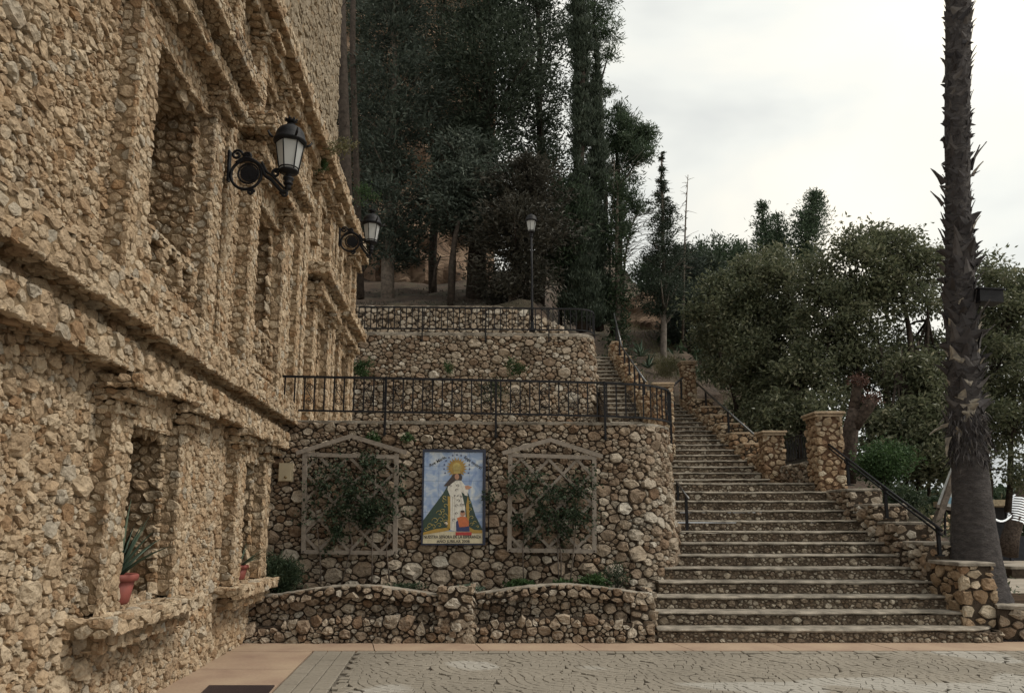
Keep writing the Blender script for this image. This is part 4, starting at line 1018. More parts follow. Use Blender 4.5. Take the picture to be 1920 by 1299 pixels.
def climber(label, A, B, C_, D, blobs, stems, seed, n=2200):
    t = thing('climbing_plant', label, 'climbing plant', (C_+D)/2-Vector((0, 0, 0.5)), 0, 'climbing plants on the trellises')
    rs = np.random.default_rng(seed); P = []; m1 = MB()
    for pts_ in stems:
        m1.tube([on_wall(*q, 0.16+0.03*math.sin(i*2)) for i, q in enumerate(pts_)], list(np.linspace(0.012, 0.005, len(pts_))), 5, True, False, 0.2)
    m1.build('stem', M['bark'], t)
    for (px, py, r, k) in blobs:
        c = np.array(on_wall(px, py, 0.24)); m = int(n*k); g = rs.normal(0, 1, (m, 3))*np.array([r, 0.08, r*0.85])*0.55
        # break the mass into sprigs
        hubs = rs.normal(0, 1, (14, 3))*np.array([r, 0.07, r*0.85])*0.6; g = hubs[rs.integers(0, 14, m)]+rs.normal(0, 1, (m, 3))*np.array([0.055, 0.05, 0.055])
        P.append(c+g)
    P = np.concatenate(P); D_ = rs.normal(0, 1, P.shape)+np.array([0, -0.5, -0.3])
    leaf_cards('foliage', P, D_, rs.uniform(0.035, 0.075, len(P)), rs.uniform(0.02, 0.042, len(P)), rs.beta(2, 3, len(P)), M['darkgreen'], t, rs)
climber('dark leafy climber over the trellis next to the meter box', *TL[1:], [(655, 940, 0.55, .45), (700, 905, 0.38, .22), (640, 915, 0.36, .16), (690, 970, 0.38, .2), (600, 880, 0.25, .06), (725, 950, .25, .1), (640, 1000, .3, .08), (590, 950, .3, .05)],
        [[(697, 1100), (698, 1020), (700, 950), (705, 880)], [(602, 1095), (600, 1040), (590, 940), (600, 870)], [(640, 1095), (660, 1020), (650, 950)], [(730, 1090), (725, 1030), (730, 960)]], 51)
climber('dark leafy climber with bare lower stems over the trellis near the stairs', *TR[1:], [(1030, 945, 0.5, .4), (1000, 930, 0.32, .18), (1060, 985, 0.3, .15), (1085, 910, 0.28, .12), (1020, 1000, .3, .1), (975, 910, .2, .05), (1095, 970, .2, .06)],
        [[(1048, 1098), (1046, 1040), (1045, 990), (1030, 930)], [(1068, 1098), (1075, 1040), (1080, 985), (1085, 920)], [(982, 1095), (980, 1040), (985, 950)], [(1052, 1098), (1052, 1040), (1040, 960)]], 52)
# meter box
mbx = thing('meter_box', 'small beige metal utility box with a round lock on the rubble wall', 'utility box', on_wall(535, 885, 0.05))
a, b = on_wall(522, 902, 0.10), on_wall(549, 868, 0.10)
M['beige'] = simple('beige_painted_metal', (0.42, 0.36, 0.25), 0.5, 0, 5, 0.1, 0, 40, 0.4); M['lock'] = simple('dull_brass', (0.20, 0.15, 0.08), 0.4, 0.7)
m1 = MB(); m1.box(((a.x+b.x)/2, a.y+0.06, (a.z+b.z)/2), (b.x-a.x, 0.16, b.z-a.z)); m1.build('case', M['beige'], mbx)
m1 = MB(); m1.box(((a.x+b.x)/2, a.y-0.026, (a.z+b.z)/2), (b.x-a.x-0.02, 0.012, b.z-a.z-0.02)); door_ = m1.build('door', M['beige'], mbx)
m1 = MB(); m1.tube([(b.x-0.085, a.y-0.03, a.z+0.06), (b.x-0.085, a.y-0.045, a.z+0.06)], [0.024, 0.018], 12); m1.build('lock', M['lock'], door_)

# ------------------------------------------------------------------ tile picture
sc_ = 0.00812/6.49*1.0
Cc = on_wall(851, 931, 0.12); tp_ = thing('tile_picture', 'framed glazed tile picture of a crowned robed figure with Spanish lettering', 'tile picture', Cc, R_(2.3))
def T_(px, py, d=0.0): return Vector(((px-470)*sc_, -d, (650-py)*sc_))
def flat(name, poly, d, mat, th=0.0012):
    m1 = MB(); m1.prism([T_(x, y, d) for x, y in poly], (0, 0, 0), (0, -th, 0)); o = m1.build(name, mat, tp_, False); return o
M['blueframe'] = simple('dark_blue_painted_frame', (0.010, 0.015, 0.038), 0.4, 0, 20, 0.2, 0, 40, 0.5)
def tile_mat():
    m, t, b, o = mat_new('glazed_sky_tile'); g = N('ShaderNodeTexCoord', t)
    n1 = noise(t, g.outputs['Object'], 5.5, 5, 0.55); n1.inputs['Distortion'].default_value = 1.2
    r1 = ramp(t, [(0.30, (0.14, 0.22, 0.42)), (0.5, (0.27, 0.36, 0.53)), (0.62, (0.44, 0.50, 0.58)), (0.75, (0.60, 0.62, 0.60))]); t.links.new(n1.outputs[0], r1.inputs[0])
    t.links.new(r1.outputs[0], b.inputs['Base Color']); b.inputs['Roughness'].default_value = 0.18; b.inputs['Specular IOR Level'].default_value = 0.5; return m
M['tile'] = tile_mat()
flatc = lambda n, c, r=0.25: simple(n, c, r, 0, 30, 0.12, 0, 40, 0.5)
for k_, c_ in dict(mantle=(0.010, 0.035, 0.020), gold=(0.36, 0.22, 0.035), white_r=(0.62, 0.60, 0.54), hair=(0.03, 0.015, 0.01), skin=(0.40, 0.20, 0.12), orange=(0.50, 0.13, 0.04), red=(0.38, 0.03, 0.025), blue_r=(0.02, 0.03, 0.12), cream=(0.55, 0.49, 0.34), ink=(0.012, 0.01, 0.012), star=(0.03, 0.05, 0.14), pale_gold=(0.46, 0.36, 0.10)).items(): M[k_] = flatc('glaze_'+k_, c_)
m1 = MB(); m1.prism([T_(85, 1225), T_(855, 1225), T_(855, 75), T_(85, 75)], (0, 0.05, 0), (0, -0.045, 0)); m1.build('backing', M['blueframe'], tp_, False)
for poly in (((85, 75), (855, 75), (822, 106), (104, 106)), ((855, 75), (855, 1225), (822, 1209), (822, 106)), ((855, 1225), (85, 1225), (104, 1209), (822, 1209)), ((85, 1225), (85, 75), (104, 106), (104, 1209))): flat('frame', poly, 0.004, M['blueframe'], 0.03)
xs = [106, 285, 470, 655, 820]; ysT = [108, 280, 460, 650, 835, 1020, 1207]
for i in range(4):
    for j in range(6):
        flat('tile', [(xs[i]+1, ysT[j+1]-1), (xs[i+1]-1, ysT[j+1]-1), (xs[i+1]-1, ysT[j]+1), (xs[i]+1, ysT[j]+1)], 0.006, M['tile'], 0.006+rnd.uniform(0, .0006))
d_ = 0.0128
flat('inscription_band', [(106, 1205), (820, 1205), (820, 1062), (106, 1062)], d_, M['cream'])
flat('mantle', [(470, 420), (395, 510), (340, 610), (106, 930), (106, 1088), (260, 1062), (415, 1045), (640, 1045), (812, 1065), (818, 1035), (735, 880), (690, 740), (640, 600), (560, 450)], d_+.0014, M['mantle'])
flat('gown', [(478, 440), (405, 500), (392, 560), (425, 640), (432, 1045), (520, 1065), (625, 1040), (608, 780), (560, 590), (630, 640), (648, 560), (600, 510), (552, 445)], d_+.0028, M['white_r'])
for poly in ([(395, 640), (428, 650), (434, 1030), (396, 1035), (405, 850)], [(618, 760), (640, 640), (652, 700), (660, 900), (640, 1000)], [(95+11, 1075), (250, 1035), (415, 1015), (418, 1052), (250, 1078), (106, 1105)], [(660, 1010), (720, 1045), (816, 1048), (816, 1085), (700, 1085), (655, 1055)]): flat('gold_border', poly, d_+.0042, M['gold'])
ell = lambda cx_, cy_, rx, ry, n=20: [(cx_+rx*math.cos(2*math.pi*i/n), cy_-ry*math.sin(2*math.pi*i/n)) for i in range(n)]
flat('hair', [(460, 378), (420, 430), (345, 520), (400, 525), (470, 470), (500, 450), (560, 455), (572, 420), (550, 370)], d_+.0050, M['hair'])
flat('face', ell(505, 408, 27, 36), d_+.0064, M['skin'])
star = [(502+(128 if i % 2 else 88)*math.cos(math.pi*i/20), 300-(128 if i % 2 else 88)*math.sin(math.pi*i/20)) for i in range(40)]
flat('halo', star, d_+.0040, M['gold']); flat('crown', [(470, 365), (448, 290), (465, 255), (502, 235), (540, 255), (557, 290), (538, 365)], d_+.0070, M['pale_gold'])
ray_ = MB(); rq = random.Random(8)
for i in range(34):
    a = 2*math.pi*i/34; ray_.bar(T_(502+72*math.cos(a), 300-72*math.sin(a), d_+.0066), T_(502+(122 if i % 2 else 98)*math.cos(a), 300-(122 if i % 2 else 98)*math.sin(a), d_+.0066), 3*sc_, .001)
for i in range(9):
    x = 462+i*10; ray_.bar(T_(x, 355, d_+.0085), T_(x+(x-502)*.2, 275+rq.uniform(-8, 8), d_+.0085), 3*sc_, .001)
for yy in (330, 285, 262): ray_.bar(T_(455, yy, d_+.0086), T_(550, yy, d_+.0086), 3*sc_, .001)
M['umber'] = flatc('glaze_umber', (0.09, 0.05, 0.02)); ray_.build('crown_lines', M['umber'], tp_, False)
fold = MB()
for (xa, ya, xb, yb) in ((455, 650, 450, 1030), (480, 640, 478, 1050), (545, 620, 580, 830), (410, 530, 440, 600), (470, 460, 530, 560), (540, 455, 590, 600), (430, 640, 520, 690), (520, 690, 560, 610), (505, 445, 505, 480)): fold.bar(T_(xa, ya, d_+.0043), T_(xb, yb, d_+.0043), 2.4*sc_, .0008)
fold.build('gown_folds', M['umber'], tp_, False)
fc = MB()
for (xa, ya, xb, yb) in ((490, 400, 499, 401), (509, 401, 518, 400), (504, 404, 503, 418), (497, 427, 511, 427), (488, 393, 499, 391), (509, 391, 520, 393)): fc.bar(T_(xa, ya, d_+.0078), T_(xb, yb, d_+.0078), 2.6*sc_, .0006)
fc.build('face_lines', M['umber'], tp_, False)
for i in range(13):
    a = R_(-25+230*i/12); flat('star', ell(502+156*math.cos(a), 298-156*math.sin(a), 11, 11, 6), d_+.0014, M['star'])
flat('hand', [(600, 520), (640, 512), (690, 535), (650, 560), (612, 562)], d_+.0044, M['skin']); flat('sleeve', [(556, 470), (610, 515), (640, 640), (600, 630), (575, 560)], d_+.0043, M['white_r'])
flat('child_base', [(500, 950), (520, 930), (660, 1000), (665, 1065), (503, 1062)], d_+.0056, M['blue_r']); flat('red_block', [(497, 1070), (690, 1070), (690, 1108), (497, 1108)], d_+.0056, M['red'])
flat('child_robe', [(510, 905), (560, 885), (620, 890), (655, 940), (655, 1000), (600, 1010), (540, 1012), (528, 950)], d_+.0070, M['orange']); flat('child_head', ell(580, 850, 30, 34), d_+.0072, M['skin']); flat('child_hair', ell(577, 826, 26, 15, 12), d_+.0084, M['hair'])
orn = MB(); dk = MB(); rr = random.Random(3)
def curl(m1, x, y, r, sg, d, w=3.2):
    m1.tube([T_(x+sg*r*(1-k/14)*math.cos(0.5*k), y-r*(1-k/14)*math.sin(0.5*k), d) for k in range(12)], w*sc_, 4)
for (x, y, r) in [(300, 850, 42), (340, 820, 30), (350, 700, 28), (370, 760, 30), (250, 940, 44), (320, 930, 40), (180, 1000, 38), (140, 1040, 26), (230, 1010, 36), (300, 990, 34), (360, 880, 36), (370, 950, 30), (350, 640+20, 24), (660, 720, 22), (670, 800, 24), (690, 900, 28), (720, 960, 26), (690, 980, 24), (760, 1010, 20), (650, 830, 20)]: curl(orn, x, y, r, rr.choice((-1, 1)), d_+.0036)
orn.build('gold_scrollwork', M['pale_gold'], tp_, False)
for (x, y, r) in [(520, 520, 22), (500, 570, 20), (530, 700, 24), (500, 760, 24), (560, 750, 22), (500, 850, 18), (470, 930, 22), (590, 750, 18), (520, 640, 14), (430, 520, 16), (480, 640, 14), (560, 650, 14)]: curl(dk, x, y, r, rr.choice((-1, 1)), d_+.0044, 3.0)
dk.build('dark_scrollwork', M['ink'], tp_, False)
def lettering(txt, cx_, cy_, size, width, rot, mat, d):
    cu = bpy.data.curves.new('lettering', 'FONT'); cu.body = txt; cu.size = size*sc_; cu.align_x = 'CENTER'; cu.align_y = 'CENTER'; cu.extrude = 0.0006; cu.resolution_u = 3; cu.offset = size*sc_*0.018
    o = bpy.data.objects.new('tmp', cu); COL.objects.link(o); bpy.context.view_layer.update()
    dg = bpy.context.evaluated_depsgraph_get(); me = bpy.data.meshes.new_from_object(o.evaluated_get(dg)); bpy.data.objects.remove(o); me.materials.clear(); me.materials.append(mat)
    xs_ = [v.co.x for v in me.vertices]; k = width*sc_/(max(xs_)-min(xs_)) if width else 1.0
    for v in me.vertices: v.co.x *= k
    me.transform(Matrix.Translation(T_(cx_, cy_, d)) @ Matrix.Rotation(math.pi/2, 4, 'X') @ Matrix.Rotation(R_(rot), 4, 'Z')); link('lettering', me, tp_, False)
lettering('NUESTRA SEÑORA DE LA ESPERANZA', 458, 1128, 50, 690, 0, M['ink'], d_+.0075)
lettering('AÑO JUBILAR 2008', 470, 1182, 48, 395, 0, M['ink'], d_+.0030)
lettering('Ave María,', 270, 220, 52, 235, 29, M['ink'], d_+.0020)
lettering('Spes nostra!', 700, 236, 52, 250, -34, M['ink'], d_+.0020)
cab = MB(); cab.tube([on_wall(915, 850, 0.08), on_wall(917, 930, 0.08), on_wall(916, 1010, 0.08), on_wall(918, 1040, 0.06)], 0.008, 5)
tag(cab.build('cable', M['iron']), 'thin black cable hanging beside the tile picture', 'cable')

# ================================================================== POTS AND PLANTS
M['terracotta'] = simple('red_plastic_pot', (0.22, 0.062, 0.048), 0.65, 0, 10, 0.15, 0, 40, 0.4)
def blade(mb_, V0, d, L, w, droop, roll=0, n=5, thick=0.012):
    """a thick pointed leaf that curves over"""
    d = Vector(d).normalized(); side = d.cross(Vector((0, 0, 1))); side = side.normalized() if side.length > 1e-3 else Vector((1, 0, 0)); up = side.cross(d); P = []
    for i in range(n+1):
        t = i/n; c = Vector(V0)+d*(L*t)+Vector((0, 0, -droop*L*t*t)); ww = w*(0.75+0.5*math.sin(math.pi*min(1, t*1.3)))*(1-t**2.2)/1.1+0.002
        P += [c+side*ww*0.5+up*ww*0.18, c-up*thick*(1-t), c-side*ww*0.5+up*ww*0.18]
    F = []
    for i in range(n):
        for k in range(2): a = i*3+k; F.append((a, a+1, a+4, a+3))
        F.append((i*3, i*3+3, i*3+5, i*3+2))
    mb_.add(P, F, True)
def rosette(parent, c, n, L, w, spread, mat, rs, name='leaf', droop=0.3, join=False):
    m_ = MB()
    for i in range(n):
        a = i*2.399+rs.uniform(-.3, .3); el = rs.uniform(*spread); ln = L*rs.uniform(0.7, 1.1); d = (math.cos(a)*math.cos(el), math.sin(a)*math.cos(el), math.sin(el))
        m1 = m_ if join else MB(); blade(m1, Vector(c)+Vector((d[0]*0.02, d[1]*0.02, 0)), d, ln, w, droop*rs.uniform(.4, 1.3))
        if not join: o = m1.build(name, mat, parent); o.data.attributes.new('tone', 'FLOAT', 'POINT').data.foreach_set('value', np.full(len(o.data.vertices), rs.uniform(0.2, 0.9), np.float32))
    if join: o = m_.build(name, mat, parent); o.data.attributes.new('tone', 'FLOAT', 'POINT').data.foreach_set('value', np.full(len(o.data.vertices), 0.5, np.float32))
def potted(label, c, s, n, seed):
    t = thing('potted_agave', label, 'potted plant', c, 0, 'potted agaves on the window sills'); rs = np.random.default_rng(seed)
    m1 = MB(); m1.lathe(c, [(0.10*s, 0), (0.115*s, 0.02*s), (0.15*s, 0.20*s), (0.135*s, 0.20*s), (0.12*s, 0.15*s), (0.05*s, 0.14*s)], 18); pot_ = m1.build('pot', M['terracotta'], t)
    m1 = MB(); m1.lathe(c, [(0.152*s, 0.185*s), (0.172*s, 0.19*s), (0.178*s, 0.235*s), (0.165*s, 0.245*s), (0.15*s, 0.235*s), (0.148*s, 0.19*s)], 18); m1.build('rim', M['terracotta'], pot_)
    m1 = MB(); m1.lathe(c, [(0.147*s, 0.20*s), (0.02, 0.215*s)], 12); m1.build('soil', M['soil'], pot_)
    rosette(t, Vector(c)+Vector((0, 0, 0.21*s)), n, 0.72*s, 0.045*s, (0.40, 1.4), M['agave'], rs, 'leaf', 0.18)
potted('agave in a red plastic pot on the nearest ground-floor window sill', fac(6.52, 0.93, 0.02), 1.0, 22, 5)
potted('small potted agave in the second ground-floor window, near the wall corner', fac(10.1, 0.87, 0.03), 0.75, 15, 6)
def bush(name, label, cat, c, rad, n, mat, seed, L=(0.04, 0.09), W=(0.02, 0.045), up=0.4, hubs=12, group=None, stems=True, mbark='bark_dark'):
    c = Vector(c); t = thing(name, label, cat, c, 0, group); rs = np.random.default_rng(seed); r = np.array(rad)
    H_ = rs.normal(0, 1, (hubs, 3)); H_ /= np.linalg.norm(H_, axis=1)[:, None]; H_ *= r*rs.uniform(0.35, 0.85, (hubs, 1)); H_[:, 2] += r[2]
    H_[:, 2] = np.maximum(H_[:, 2], 0.02); h = rs.integers(0, hubs, n); P = np.array(c)+H_[h]+rs.normal(0, 1, (n, 3))*r*0.22; P[:, 2] = np.maximum(P[:, 2], c.z)
    tn = np.clip(rs.beta(2, 2.5, n)*0.8+rs.uniform(0, .3, hubs)[h], 0, 1); D_ = rs.normal(0, 1, (n, 3))+np.array([0, 0, up])
    leaf_cards('foliage', P, D_, rs.uniform(*L, n), rs.uniform(*W, n), tn, M[mat], t, rs)
    if stems:
        m1 = MB()
        for i in range(min(7, hubs)): q = Vector(H_[i]); m1.tube([c+Vector((q.x*.1, q.y*.1, 0)), c+Vector((q.x*.5, q.y*.5, q.z*.55)), c+q], [0.012*max(1, rad[2]*2), 0.008*max(1, rad[2]*2), 0.004], 5)
        m1.build('stem', M[mbark], t)
    return t
bush('shrub', 'dark green needle-leaved shrub in the planter corner by the building', 'shrub', (-3.30, 11.25, 0.55), (0.30, 0.18, 0.30), 3600, 'darkgreen', 21, (0.05, 0.11), (0.012, 0.02), 0.7, 22)
ag = thing('agave', 'small blue-green agave in the planter corner beside the dark shrub', 'agave', (-3.52, 11.15, 0.55)); rosette(ag, (-3.52, 11.15, 0.58), 12, 0.36, 0.05, (0.5, 1.3), M['agave'], np.random.default_rng(4))
bush('weed_clump', 'bright green weeds at the left foot of the trellis near the stairs', 'weeds', (0.12, 11.35, 0.62), (0.20, 0.12, 0.07), 700, 'green', 22, stems=False)
bush('weed_clump', 'bright green weeds between the two stems of the climber near the stairs', 'weeds', (0.72, 11.4, 0.62), (0.17, 0.12, 0.07), 500, 'green', 23, stems=False)
bush('weed_clump', 'bright green leafy weeds under the right post of the trellis near the stairs', 'weeds', (1.16, 11.35, 0.62), (0.22, 0.13, 0.11), 1000, 'green', 24, stems=False)
bush('shrub', 'thin grey-green twiggy shrub at the stairs end of the planter', 'shrub', (1.5, 11.5, 0.55), (0.20, 0.12, 0.24), 650, 'darkgreen', 25, (0.03, 0.05), (0.012, 0.02), 0.8)
bush('small_plant', 'low grey dusty plant by the middle post of the planter wall', 'plant', (-0.62, 11.2, 0.62), (0.20, 0.12, 0.05), 500, 'agave', 26, (0.03, 0.05), (0.012, 0.025), 0.3, stems=False)
bush('small_plant', 'low dark plant left of the middle post of the planter wall', 'plant', (-1.5, 11.25, 0.62), (0.30, 0.14, 0.07), 500, 'darkgreen', 27, (0.03, 0.06), (0.012, 0.03), 0.3, stems=False)
# plants growing out of the walls
def wallweed(label, p, r, n, seed, mat='green', group='weeds growing out of the walls'):
    bush('wall_weed', label, 'weed', p, (r, 0.08, r*0.8), n, mat, seed, (0.03, 0.07), (0.015, 0.035), 0.1, 9, group, False)
wallweed('big leafy weed hanging on the facade corner by the upper wall', at(682, 712, 20.3), 0.36, 1300, 31)
wallweed('green weed in the middle of the upper wall above the lower railing', at(965, 706, 20.75), 0.34, 800, 32)
wallweed('small green weed in the upper wall left of the larger one', at(838, 703, 20.75), 0.24, 350, 33)
wallweed('dark weed tangle behind the lower railing, foot of the upper wall', at(925, 765, 20.4), 0.55, 900, 34, 'darkgreen')
wallweed('small green weed under the lower railing above the tile picture', at(765, 832, 11.75), 0.10, 160, 35)
wallweed('small green weed by the gable of the trellis next to the meter box', at(703, 832, 11.75), 0.12, 200, 36)
wallweed('green tuft on the facade cornice right of the nearer lantern', atf(600, 322, 0.2), 0.17, 500, 37)
wallweed('pale flowering tuft on the roof cornice near the trees', atf(632, 303, 0.6), 0.34, 500, 38, 'drygrass')
wallweed('leafy tuft on the roof end above the farther lantern', atf(685, 385, 0.3), 0.45, 700, 39)

# ================================================================== FLOOR PLATES
M['plate'] = simple('dark_brown_metal_plate', (0.035, 0.024, 0.026), 0.5, 0.2, 20, 0.2, 0.2, 80, 0.4)
pa = [atz(*q) for q in ((392, 1286), (515, 1286), (470, 1340), (335, 1340))]
m1 = MB(); m1.prism([(p.x, p.y, 0.001) for p in (pa[3], pa[2], pa[1], pa[0])], (0, 0, 0), (0, 0, 0.012)); dmp = m1.build('floor_plate', M['plate']); tag(dmp, 'dark brown metal plate set in the terracotta strip by the facade', 'floor plate')
pb = [atz(*q) for q in ((1858, 1193), (1960, 1194), (1975, 1203), (1878, 1202))]
dg_ = thing('drain_grate', 'dark drain grate in the paving in front of the palm planter', 'drain grate', pb[0])
m1 = MB(); m1.prism([(p.x, p.y, 0.0005) for p in (pb[3], pb[2], pb[1], pb[0])], (0, 0, 0), (0, 0, 0.006)); m1.build('tray', M['plate'], dg_)
for i in range(9):
    a = pb[0].lerp(pb[1], (i+0.5)/9); b = pb[3].lerp(pb[2], (i+0.5)/9); m1 = MB(); m1.bar(a+Vector((0, 0, .01)), b+Vector((0, 0, .01)), 0.02, 0.01); m1.build('bar', M['iron'], dg_)
# ================================================================== TERRAIN
from mathutils import noise as mnoise
def sstep(a, b, x): t = np.clip((x-a)/(b-a), 0, 1); return t*t*(3-2*t)
def fbm(X, Y, sc, oct_=4, off=0.0):
    out = np.zeros(X.shape); 
    it = np.nditer([X, Y, out], op_flags=[['readonly'], ['readonly'], ['writeonly']])
    for x, y, o in it: o[...] = mnoise.fractal((float(x)*sc+off, float(y)*sc, 0.37+off), 1.0, 2.0, oct_)
    return out
def h_right(X, Y):
    st = np.interp(Y, [10.7, 12, 15.2, 17, 24, 30, 45, 60], [0.25, 0.75, 2.0, 2.2, 4.6, 7.6, 14.5, 20.0])
    fall = 1-sstep(7.0+np.maximum(0, Y-12)*0.15, 8.5+np.maximum(0, Y-12)*0.47, X)
    return np.maximum(st*fall-0.05, -0.35)
def h_left(X, Y):
    base = np.interp(Y, [24.5, 27, 34, 40, 60], [8.62, 9.5, 12.2, 15.0, 20]); low = np.interp(Y, [24.5, 30, 45, 60], [5.4, 8.2, 16.5, 25.0])
    k = sstep(0.4, 3.4, X); return np.where(Y < 24.95, 4.5, base*(1-k)+np.maximum(low, 6.6-np.abs(X-2.6)*1.5)*k)
def slope_mat():
    m, t, b, o = mat_new('earth_slope'); g = N('ShaderNodeNewGeometry', t); pos = g.outputs['Position']
    n1 = noise(t, pos, 1.1, 7, 0.65); r1 = ramp(t, [(0.3, (0.035, 0.026, 0.020)), (0.5, (0.075, 0.052, 0.038)), (0.7, (0.13, 0.098, 0.07))]); t.links.new(n1.outputs[0], r1.inputs[0])
    n2 = noise(t, pos, 0.7, 4, 0.6); r2 = ramp(t, [(0.5, (0, 0, 0)), (0.62, (1, 1, 1))]); t.links.new(n2.outputs[0], r2.inputs[0])
    mf = N('ShaderNodeMath', t, operation='MULTIPLY'); mf.inputs[1].default_value = 0.5; t.links.new(r2.outputs[0], mf.inputs[0])
    c = mixc(t, 'MIX', mf.outputs[0], r1.outputs[0], (0.05, 0.055, 0.03)); t.links.new(c, b.inputs['Base Color']); b.inputs['Roughness'].default_value = 1
    n3 = noise(t, pos, 7, 8, 0.7); bp = N('ShaderNodeBump', t); bp.inputs['Strength'].default_value = 1; bp.inputs['Distance'].default_value = 0.08
    t.links.new(n3.outputs[0], bp.inputs['Height']); t.links.new(bp.outputs[0], b.inputs['Normal']); return m
M['slope'] = slope_mat()
def grid_mesh(name, x0, x1, y0, y1, n, m, hf, mat, namp=0.25):
    xs_, ys_ = np.linspace(x0, x1, n), np.linspace(y0, y1, m); X, Y = np.meshgrid(xs_, ys_); Z = hf(X, Y)+namp*fbm(X, Y, 0.55)*np.clip(hf(X, Y), 0, 1)
    V = np.stack([X, Y, Z], -1).reshape(-1, 3); idx = np.arange(n*m).reshape(m, n); F = np.stack([idx[:-1, :-1], idx[:-1, 1:], idx[1:, 1:], idx[1:, :-1]], -1).reshape(-1, 4)
    return link(name, np_mesh(name, V, F, mat, None, True))
tag(grid_mesh('hillside', 6.32, 46, 11.9, 60, 90, 100, h_right, M['slope']), kind='structure')
tag(grid_mesh('wooded_slope', -24, 7.0, 24.72, 60, 70, 160, h_left, M['slope']), kind='structure')
tag(grid_mesh('stair_bank', 2.6, 6.5, 17.6, 26, 24, 40, lambda X, Y: np.where(X > 5.5, np.interp(Y, [17, 24.5, 27], [2.4, 5.0, 6.4]), np.where(X < 3.75, np.interp(Y, [17, 18.5, 24.5, 27], [2.4, 3.0, 6.5, 7.6]), np.interp(Y, [17, 24.3, 24.8, 27], [1.9, 4.2, 5.2, 6.6]))), M['slope'], 0.05), kind='structure')
def rock_mat():
    m, t, b, o = mat_new('orange_cliff_rock'); g = N('ShaderNodeNewGeometry', t); pos = g.outputs['Position']
    mp_ = N('ShaderNodeMapping', t); mp_.inputs['Scale'].default_value = (1, 1, 1.8); t.links.new(pos, mp_.inputs[0])
    n1 = noise(t, mp_.outputs[0], 0.8, 8, 0.68); r1 = ramp(t, [(0.28, (0.10, 0.072, 0.055)), (0.45, (0.26, 0.175, 0.12)), (0.6, (0.37, 0.265, 0.185)), (0.78, (0.36, 0.32, 0.275))]); t.links.new(n1.outputs[0], r1.inputs[0])
    t.links.new(r1.outputs[0], b.inputs['Base Color']); b.inputs['Roughness'].default_value = 1
    n3 = noise(t, mp_.outputs[0], 3.5, 9, 0.72); bp = N('ShaderNodeBump', t); bp.inputs['Strength'].default_value = 1; bp.inputs['Distance'].default_value = 0.25
    t.links.new(n3.outputs[0], bp.inputs['Height']); t.links.new(bp.outputs[0], b.inputs['Normal']); return m
M['rock'] = rock_mat()
def cliff(name, P0, P1, z0, z1, n, m, amp, lean, seed, rough_top=1.0):
    U = np.linspace(0, 1, n); Vv = np.linspace(0, 1, m); uu, vv = np.meshgrid(U, Vv); P0 = np.array(P0); P1 = np.array(P1); d = (P1-P0); L = np.hypot(*d); nx, ny = d[1]/L, -d[0]/L
    zt = z1+rough_top*fbm(uu*L, vv*0, 0.3, 3, seed); Z = z0+(zt-z0)*vv
    k = amp*(fbm(uu*L, Z, 0.22, 5, seed)+0.6*np.abs(fbm(uu*L, Z, 0.6, 4, seed+3))) - lean*vv*(z1-z0)
    X = P0[0]+d[0]*uu+nx*k; Y = P0[1]+d[1]*uu+ny*k
    # the top falls back as ground
    V = np.stack([X, Y, Z], -1); back = V[-1:].copy(); back[..., 0] -= nx*14; back[..., 1] -= ny*14; V = np.concatenate([V, back], 0); m += 1
    idx = np.arange(n*m).reshape(m, n); F = np.stack([idx[:-1, :-1], idx[:-1, 1:], idx[1:, 1:], idx[1:, :-1]], -1).reshape(-1, 4)
    return tag(link(name, np_mesh(name, V.reshape(-1, 3), F, M['rock'], None, False)), kind='structure')
cliff('cliff', (-24, 33), (-0.8, 37), 8, 31, 80, 70, 1.6, 0.06, 1.3, 1.2)
cliff('rock_outcrop', (4.6, 33.5), (8.2, 33.0), 6.0, 11.6, 40, 40, 0.9, 0.10, 4.1, 0.7)

